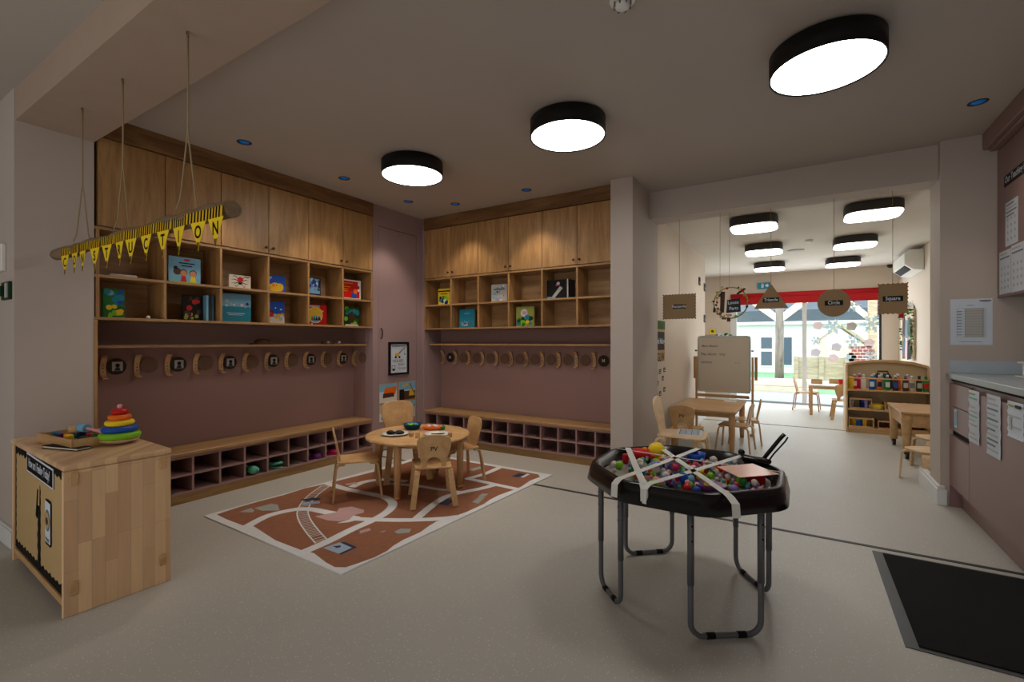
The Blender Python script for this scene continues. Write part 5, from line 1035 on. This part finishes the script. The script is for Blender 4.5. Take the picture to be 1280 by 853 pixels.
def flake(lab, x, z, r):
    g = G()
    for k in range(6):
        a = k*PI/3; d = Vector((math.cos(a), math.sin(a))); n_ = Vector((-d.y, d.x))
        p = [n_*r*.05, d*r+n_*r*.05, d*r-n_*r*.05, -n_*r*.05]; g.poly([tuple(q) for q in p], 0-.0002*k, 'frost_blue', .0008)
        for f in (.45, .75):
            for s in (-1, 1):
                b = d*r*f; e = b+(d*.6+n_*s)*r*.28; w = n_*r*.05; g.poly([tuple(b-d*r*.05), tuple(b+d*r*.05), tuple(e+d*r*.04), tuple(e-d*r*.04)], -.0015-.0001*k, 'frost_blue', .0008)
        g.disc(d.x*r*.55, d.y*r*.55, r*.2, -.0026, 'frost_blue', .0006, 8)
    g.disc(0, 0, r*.28, -.0035, 'frost_blue', .0006, 12)
    single(g, 'snowflake_decal', lab, 'window sticker', (x, GL, z), 0, 'snowflake stickers on the patio glass')
from_u = lambda u: ((u-640)/582*.8505-.526)/(.8505+.526*(u-640)/582)*10.5
def zz_(u, v): d = 10.5/(.8505+.526*(u-640)/582); return 1.2-(v-427.5)/582*d
for u, v, r, n in ((1041, 409, .16, 'large snowflake sticker at the centre of the right pane'), (1066, 427, .14, 'snowflake sticker right of the wooden house'), (1089, 405, .17, 'large snowflake sticker at the top right of the pane'), (1020, 426, .10, 'small snowflake sticker near the door stile'), (1088, 446, .12, 'snowflake sticker at the lower right of the pane'), (1064, 381, .14, 'snowflake sticker high on the right pane')):
    flake(n, from_u(u), zz_(u, v), r)
for u, v, c, n in ((1022, 407, 'sticker_a', 'pink paper shape'), (1045, 434, 'sticker_b', 'lilac paper shape'), (1019, 441, 'sticker_b', 'grey-violet paper dome'), (1064, 408, 'pale_grey', 'pale paper shape'), (1041, 448, 'sticker_a', 'pale pink paper mitten'), (1063, 447, 'frost_blue', 'icy paper shape'), (1086, 429, 'sticker_a', 'rosy paper shape with a dark dot')):
    single(G().poly([(-.07, -.06), (.05, -.08), (.09, .02), (.03, .08), (-.06, .06)], 0, c, .001), 'paper_sticker', n+' stuck on the patio glass', 'window sticker', (from_u(u), GL, zz_(u, v)), 0, 'paper shapes on the patio glass')
g = G()
for r_ in range(5):
    for k in range(4): g.rect(k*.085+(.04 if r_ % 2 else 0), k*.085+.078+(.04 if r_ % 2 else 0), r_*.058, r_*.058+.05, 0, 'brick_pink', .001)
single(g, 'paper_brickwork', 'pink paper brick pattern stuck on the right pane', 'window sticker', (from_u(1061), GL, zz_(1061, 452)))
# ---------------------------------------------------------------- garden outside
g = G().box(-9, 9, 10.56, 13.1, -.12, -.03, 'deck'); struct(g, 'terrace'); g = G().box(-25, 25, 13.1, 45, -.35, -.06, 'grass'); tag(g.build('lawn'), 'green lawn beyond the terrace', 'grass', kind='stuff')
for nme, x0, x1, lab in (('sleeper_planter', -1.6, .35, 'long pale timber sleeper planter on the lawn'),):
    t = thing(nme, lab, 'planter', (x0, 13.2, -.06)); w = x1-x0
    G().prism([(0, .15), (1.0, 0), (w, .0), (w, .7), (0, .7)], (0, 0, 0), (1, 0, 0), (0, 1, 0), (0, 0, 1), .16, 'timber_pale').build('sleeper', t, bev=.01); G().prism([(0, .15), (1.0, 0), (w, 0), (w, .7), (0, .7)], (0, 0, .165), (1, 0, 0), (0, 1, 0), (0, 0, 1), .15, 'timber_pale').build('sleeper', t, bev=.01)
t = thing('timber_post', 'rustic timber post with angled braces in the garden', 'post', (-.47, 14.3, -.06)); G().tube([(0, 0, 0), (.01, 0, 1.4), (0, 0, 3.2)], .10, 'bark', 14, rs=[.11, .10, .095]).build('trunk', t)
for s in (-1, 1): G().obox((s*.42, 0, 2.2), (.46*.95*s*.98, 0, .36), (0, .05, 0), (-.05*s, 0, .07), 'timber_pale').build('brace', t)
t = thing('white_building', 'long white single-storey building across the garden', 'building', (-9, 22, -.06))
G().box(0, 11.3, 0, 4, 0, 2.01, 'render_white').build('wall', t); G().box(-.2, 11.6, -.35, -.2, 1.96, 2.08, 'white_paint').build('gutter', t); G().box(-.2, 11.6, -.3, 4.2, 2.09, 2.51, 'roof_grey').build('fascia', t)
G().prism([(-.3, 0), (4.2, 0), (2.0, 1.0)], (-.2, 0, 2.52), (0, 1, 0), (0, 0, 1), (1, 0, 0), 11.8, 'roof_grey').build('roof', t)
for x0, x1, z0, z1 in ((7.62, 8.02, .28, .86), (7.62, 8.02, .98, 1.44), (8.3, 8.72, .32, 1.44)):
    w_ = G().box(x0-.06, x1+.06, -.05, -.001, z0-.06, z1+.06, 'white_paint').build('window', t); G().box(x0, x1, -.056, -.0505, z0, z1, 'window_dark').build('pane', w_)
t = thing('timber_wall', 'weathered board retaining wall in the garden', 'fence', (-.16, 16, -.06)); 
for i in range(4): G().box(0, 1.5, 0, .05, .005+.205*i, .205*(i+1), 'fence_wood').build('board', t, bev=.006)
for x in (.0, .62, 1.22): G().box(x, x+.12, -.06, -.001, 0, .84, 'fence_wood').build('post', t, bev=.006)
t = thing('picket_fence', 'pale picket fence behind the board wall', 'fence', (.35, 17, .0))
for i in range(9): G().box(i*.13, i*.13+.08, 0, .02, 0, 1.15, 'timber_pale').build('picket', t)
G().box(0, 1.12, .0202, .05, .9, .98, 'timber_pale').build('rail', t)
t = thing('play_house', 'small timber play house with a pitched roof in the garden', 'play house', (.55, 18.2, -.06)); 
G().box(0, 1.1, 0, .9, 0, 1.25, 'timber_pale').build('walls', t); G().prism([(-.15, 1.26), (.55, 1.85), (1.25, 1.26), (1.25, 1.16), (.55, 1.75), (-.15, 1.16)], (0, -.1, 0), (1, 0, 0), (0, 0, 1), (0, 1, 0), 1.1, 'fence_wood').build('roof', t)
for px, py, s_ in ((1.62, 15.4, 2.8),): 
    t = thing('pergola_post', 'square timber pergola post at the right of the garden', 'post', (px, py, -.06)); G().box(-.09, .09, -.09, .09, 0, s_, 'timber').build('post', t); G().obox((-.28, 0, 2.1), (-.26, 0, .26), (0, .04, 0), (.05, 0, .05), 'timber_pale').build('brace', t)
def tree(lab, x, y, h, sd, m='twig'):
    R = random.Random(sd); g = G()
    def br(p, d, l, r, dep):
        q = p+d*l; g.tube([p, p+d*l*.5+Vector((R.uniform(-.05, .05), 0, R.uniform(-.05, .05)))*l, q], r, m, 4, rs=[r, r*.8, r*.6])
        if dep == 0: return
        for _ in range(3 if dep > 1 else 4): br(q, (d+Vector((R.uniform(-.8, .8), R.uniform(-.6, .6), R.uniform(-.2, .6)))).normalized(), l*R.uniform(.6, .85), r*.6, dep-1)
    br(Vector((0, 0, 0)), Vector((0, 0, 1)), h*.3, h*.018, 5); single(g, 'bare_tree', lab, 'tree', (x, y, -.055), 0, 'bare trees beyond the building')
tree('bare winter tree beyond the white building, left of the post', -3.2, 30, 8, 1); tree('bare winter tree beyond the white building, behind the post', .2, 32, 9, 2); tree('bare winter tree right of the white building', 3.0, 28, 9, 3); tree('bare winter tree at the right edge of the garden view', 5.2, 30, 10, 5); tree('bare tree close behind the play house', 3.6, 20, 5, 7)
# evergreen hedge at the right
g = G(); R = random.Random(9)
for i in range(160): g.ball((R.uniform(-1.4, 1.4), R.uniform(-.4, .4), R.uniform(.32, 3.6)), R.uniform(.12, .3), R.choice(['leaf', 'teal', 'mint', 'pale_grey']), 4)
o = single(g, 'evergreen_hedge', 'tall bluish evergreen shrub at the right of the garden', 'shrub', (4.4, 22.5, -.055)); o.scale = (1, 1, 1)
# ---------------------------------------------------------------- kitchen units (local x runs towards the camera along -y, local y into the wall)
KO = (.93, 4.583, 0); KL = 4.2
t = thing('kitchen_drawer_unit', 'mauve drawer unit at the far end of the kitchen run', 'drawer unit', KO, -R90)
G().box(.002, .462, .021, .58, .155, .915, 'mauve_laminate').build('carcass', t)
for a, b, nm in ((.742, .90, 'drawer'), (.568, .736, 'drawer'), (.16, .525, 'drawer')): G().box(.004, .462, 0, .02, a, b, 'mauve_laminate').build(nm, t, bev=.0015)
G().box(.004, .462, .0195, .0208, .526, .567, 'recess_shade').build('grip_recess', t)  # dark strip painted as the shade inside the grip gap
x = .466; i = 0
for w in (1.0, 1.0, .85, .85):
    nm = ['beside the drawer unit', 'second from the drawer unit', 'third from the drawer unit', 'fourth from the drawer unit'][i]
    P0 = (KO[0], KO[1]-x, 0); t = thing('kitchen_base_cabinet', 'mauve handleless base cabinet, '+nm, 'cabinet', P0, -R90, 'mauve kitchen base cabinets')
    G().box(.001, w-.001, .021, .58, .155, .915, 'mauve_laminate').build('carcass', t); G().box(.002, w-.002, 0, .02, .16, .875, 'mauve_laminate').build('door', t, bev=.0015); x += w; i += 1
g = G().box(0, x, .065, .085, 0, .154, 'mauve_laminate'); single(g, 'kitchen_plinth', 'mauve recessed plinth below the kitchen cabinets', 'plinth', KO, -R90)
single(G().box(0, .02, .0, .064, 0, .154, 'mauve_laminate'), 'plinth_return', 'short mauve plinth end against the pier', 'plinth', KO, -R90)
t = thing('worktop', 'pale grey-blue kitchen worktop with upstand', 'worktop', KO, -R90); G().box(.0, x, -.018, .595, .936, .972, 'worktop').build('slab', t, bev=.003)
G().box(.0, .014, -.0, .58, .9725, 1.065, 'worktop').build('end_upstand', t, bev=.002); G().box(.0145, x, .58, .595, .9725, 1.065, 'worktop').build('upstand', t); G().box(0, x, -.0185, -.0182, .938, .970, 'worktop_edge').build('edge_band', t)
G().box(.0, x, .012, .02, .916, .9355, 'black_matt').build('shadow_gap', t)
t = thing('kitchen_tap', 'white handled tap on the worktop at the right edge', 'tap', (1.22, 4.22, .9725), -R90)
G().lathe([(.028, 0), (.028, .01), (.018, .014), (.018, .09), (.022, .10), (.001, .105)], (0, 0, 0), 'white_plastic', 20).build('body', t); G().box(-.09, .03, -.02, .02, .0855, .1, 'white_plastic').build('lever', t, bev=.004); G().box(-.02, .10, -.05, .05, .0, .012, 'white_plastic').build('base_plate', t, bev=.004)
KX = .9295
def sheet(name, lab, y, z, w, h, rowcols, x=KX, c='paper', wavy=True, cat='notice', extra=None):
    t = thing(name, lab, cat, (x, y, z), -R90)
    n = 10; vs = []; R = random.Random(int(y*100))
    zs = [h*i/n for i in range(n+1)]; off = [-.002-(.006*abs(math.sin(i*1.3+y*7)) if wavy else 0) for i in range(n+1)]
    for zq, o_ in zip(zs, off): vs += [(0, o_, zq), (w, o_*.7, zq)]
    G().add(vs, [(2*i, 2*i+1, 2*i+3, 2*i+2) for i in range(n)], c, True).build('sheet', t)
    g = G(); m = len(rowcols)
    for i, cc in enumerate(rowcols):
        if not cc: continue
        z0 = h*(1-(i+1)/(m+1)); oo = min(off)-.0008; g.rect(w*.08, w*(.9 if i % 3 else .7), z0, z0+h*.35/(m+1), oo, cc, .0004)
    if extra: extra(g, w, h, min(off)-.001)
    g.build('printed_lines', t)
ROW = ['grey_ink', 'pale_grey']*3
sheet('notice_sheet', 'curling printed notice on the cabinet nearest the drawers', 4.095, .565, .20, .33, ['leaf_pale', 'mint', None, 'pale_grey', 'pale_grey', 'mint', 'pale_grey', 'pale_grey', None, 'pale_grey', 'pale_grey'])
sheet('notice_sheet', 'longer printed notice with grey bars on the mauve cabinet, middle of three', 3.752, .555, .21, .345, ['pale_grey', 'pale_grey', 'grey_ink', 'pale_grey', 'grey_ink', 'pale_grey', 'grey_ink', 'pale_grey', 'grey_ink', 'grey_ink', 'pale_grey'])
def logo(g, w, h, y): g.rect(w*.55, w*.92, h*.84, h*.93, y, 'charcoal', .0004).rect(w*.15, w*.3, h*.2, h*.55, y, 'pale_grey', .0004)
sheet('notice_sheet', 'notice with a dark corner box on the mauve cabinet, rightmost of three', 3.435, .71, .20, .185, ['leaf_pale', None, 'pale_grey', None, 'pale_grey', None], extra=logo)
def stk(g, w, h, y): g.rect(w*.2, w*.8, h*.1, h*.9, y, 'sky', .0004)
sheet('label_sticker', 'narrow pale blue label on the second drawer', 4.44, .60, .06, .125, [None], extra=stk, wavy=False, c='frost_blue', cat='sticker')
# wall cupboard with notices
UX = 1.18
t = thing('kitchen_wall_cabinet', 'mauve wall cabinet over the worktop with notices on its door', 'cabinet', (UX, 4.583, 1.512), -R90)
G().box(.0, 2.4, .021, .34, 0, 1.03, 'mauve_laminate').build('carcass', t)
for k in range(4): G().box(.002+.6*k, .598+.6*k, 0, .02, -.005, 1.025, 'mauve_laminate').build('door', t, bev=.0015)
struct(G().box(-.02, 2.42, -.075, .34, 0, CH-2.56, 'mauve_laminate').box(-.01, 2.42, -.045, .34, -.0174, -.0003, 'mauve_laminate'), 'trim_7', bev=.006, loc=(UX, 4.563, 2.56), rz=-R90)
UXs = UX-.0005
def dots(g, w, h, y):
    R = random.Random(int(w*1000))
    for i in range(4):
        for k in range(3): g.disc(w*(.22+.28*k), h*(.15+.15*i), w*.05, y, 'pale_grey', .0004, 8)
sheet('notice_sheet', 'single white notice on the wall cabinet, above the pair', 4.42, 1.838, .215, .292, ['grey_ink', 'pale_grey', 'grey_ink', 'grey_ink']+[None]*7, x=UXs, extra=dots, wavy=False)
sheet('notice_sheet', 'white notice at the lower left edge of the wall cabinet', 4.53, 1.525, .205, .292, ['pale_grey', 'grey_ink']+[None]*8, x=UXs, extra=dots, wavy=False); sheet('notice_sheet', 'white notice at the bottom of the wall cabinet, right of another', 4.318, 1.522, .215, .305, ['pale_grey', 'grey_ink']+[None]*8, x=UXs, extra=dots, wavy=False)
t = thing('cabinet_sign', 'black strip sign with white lettering on the wall cabinet', 'sign', (UXs, 4.442, 2.245), -R90); G().rect(0, .62, 0, .075, 0, 'black_ink', .002).build('strip', t); G().text('Our Teaching Routine', .02, .022, .062, -.0024, 'paper', 'LEFT', sx=.85).build('lettering', t)
t = thing('wall_notice', 'white printed table notice pinned on the pier wall above the worktop', 'notice', (.935, 4.5845, 1.178))
G().rect(0, .222, 0, .332, 0, 'paper', .0015).build('sheet', t); g = G(); y = -.0017
g.rect(.155, .215, .312, .319, y, 'charcoal', .0004).rect(.17, .205, .305, .308, y, 'grey_ink', .0004).rect(.09, .125, .283, .286, y, 'charcoal', .0004).rect(.078, .18, .055, .262, y, 'pale_grey', .0003)
for i in range(12): g.rect(.035, .185, .055+.0188*i, .0562+.0188*i, y-.0004, 'grey_ink', .0003)
for x_ in (.035, .078, .172, .186): g.rect(x_, x_+.0015, .055, .263, y-.0004, 'grey_ink', .0003)
for i in range(9): g.rect(.037, .062, .07+.021*i, .075+.021*i, y-.0009, 'grey_ink', .0003)
g.rect(.05, .17, .02, .023, y, 'grey_ink', .0003); g.build('printed_table', t)
# entrance mat
t = thing('entrance_mat', 'black entrance mat with grey metal rim set in the floor', 'mat', (.352, 2.367, 0)); G().box(0, 1.2, 0, .99, 0, .004, 'mat_rim').build('rim', t); G().box(.045, 1.2, .022, .965, .0042, .009, 'mat_black').build('mat_pile', t)
# ---------------------------------------------------------------- light, world, camera
w = bpy.data.worlds.new('overcast'); sc.world = w; w.use_nodes = True; nt = w.node_tree; bg = nt.nodes['Background']
tc = N(nt, 'ShaderNodeTexCoord'); no = N(nt, 'ShaderNodeTexNoise'); no.inputs['Scale'].default_value = 3; cr = N(nt, 'ShaderNodeValToRGB')
cr.color_ramp.elements[0].color = (.86, .92, 1, 1); cr.color_ramp.elements[1].color = (.95, .98, 1, 1); nt.links.new(tc.outputs['Generated'], no.inputs['Vector']); nt.links.new(no.outputs['Fac'], cr.inputs['Fac']); nt.links.new(cr.outputs['Color'], bg.inputs['Color'])
bg.inputs['Strength'].default_value = 4.0
def area(name, loc, rot, sx, sy, e, c):
    l = bpy.data.lights.new(name, 'AREA'); l.shape = 'RECTANGLE'; l.size = sx; l.size_y = sy; l.energy = e; l.color = c
    o = bpy.data.objects.new(name, l); COL.objects.link(o); o.location = loc; o.rotation_euler = rot; o.visible_glossy = False; return o
area('daylight_at_doors', (0, 10.40, 1.1), (-R90, 0, 0), 2.3, 1.7, 60, (.88, .95, 1))
area('fill_behind', (-1.6, -4.1, 1.45), (R90, 0, 0), 6.5, 2.2, 62, (.98, .96, .94))  # added soft fill from behind the camera, no window stands there
area('ceiling_fill', (-1.9, -.9, .30), (PI-.45, 0, .3), 4.5, 2.2, 24, (1, .97, .94))  # added unseen up-light that brightens the ceiling
cam = bpy.data.cameras.new('camera'); cam.lens = 582/1280*36; cam.sensor_width = 36; cam.clip_start = .02; cam.shift_y = .0008
co = bpy.data.objects.new('camera', cam); COL.objects.link(co); co.location = (0, 0, 1.2); co.rotation_euler = (R90, 0, math.atan2(360, 582)); sc.camera = co
sc.view_settings.view_transform = 'Standard'; sc.view_settings.look = 'None'; sc.view_settings.exposure = 0; sc.view_settings.gamma = 1
sc.cycles.use_denoising = True; sc.cycles.max_bounces = 8; sc.cycles.diffuse_bounces = 4; sc.cycles.sample_clamp_indirect = 6
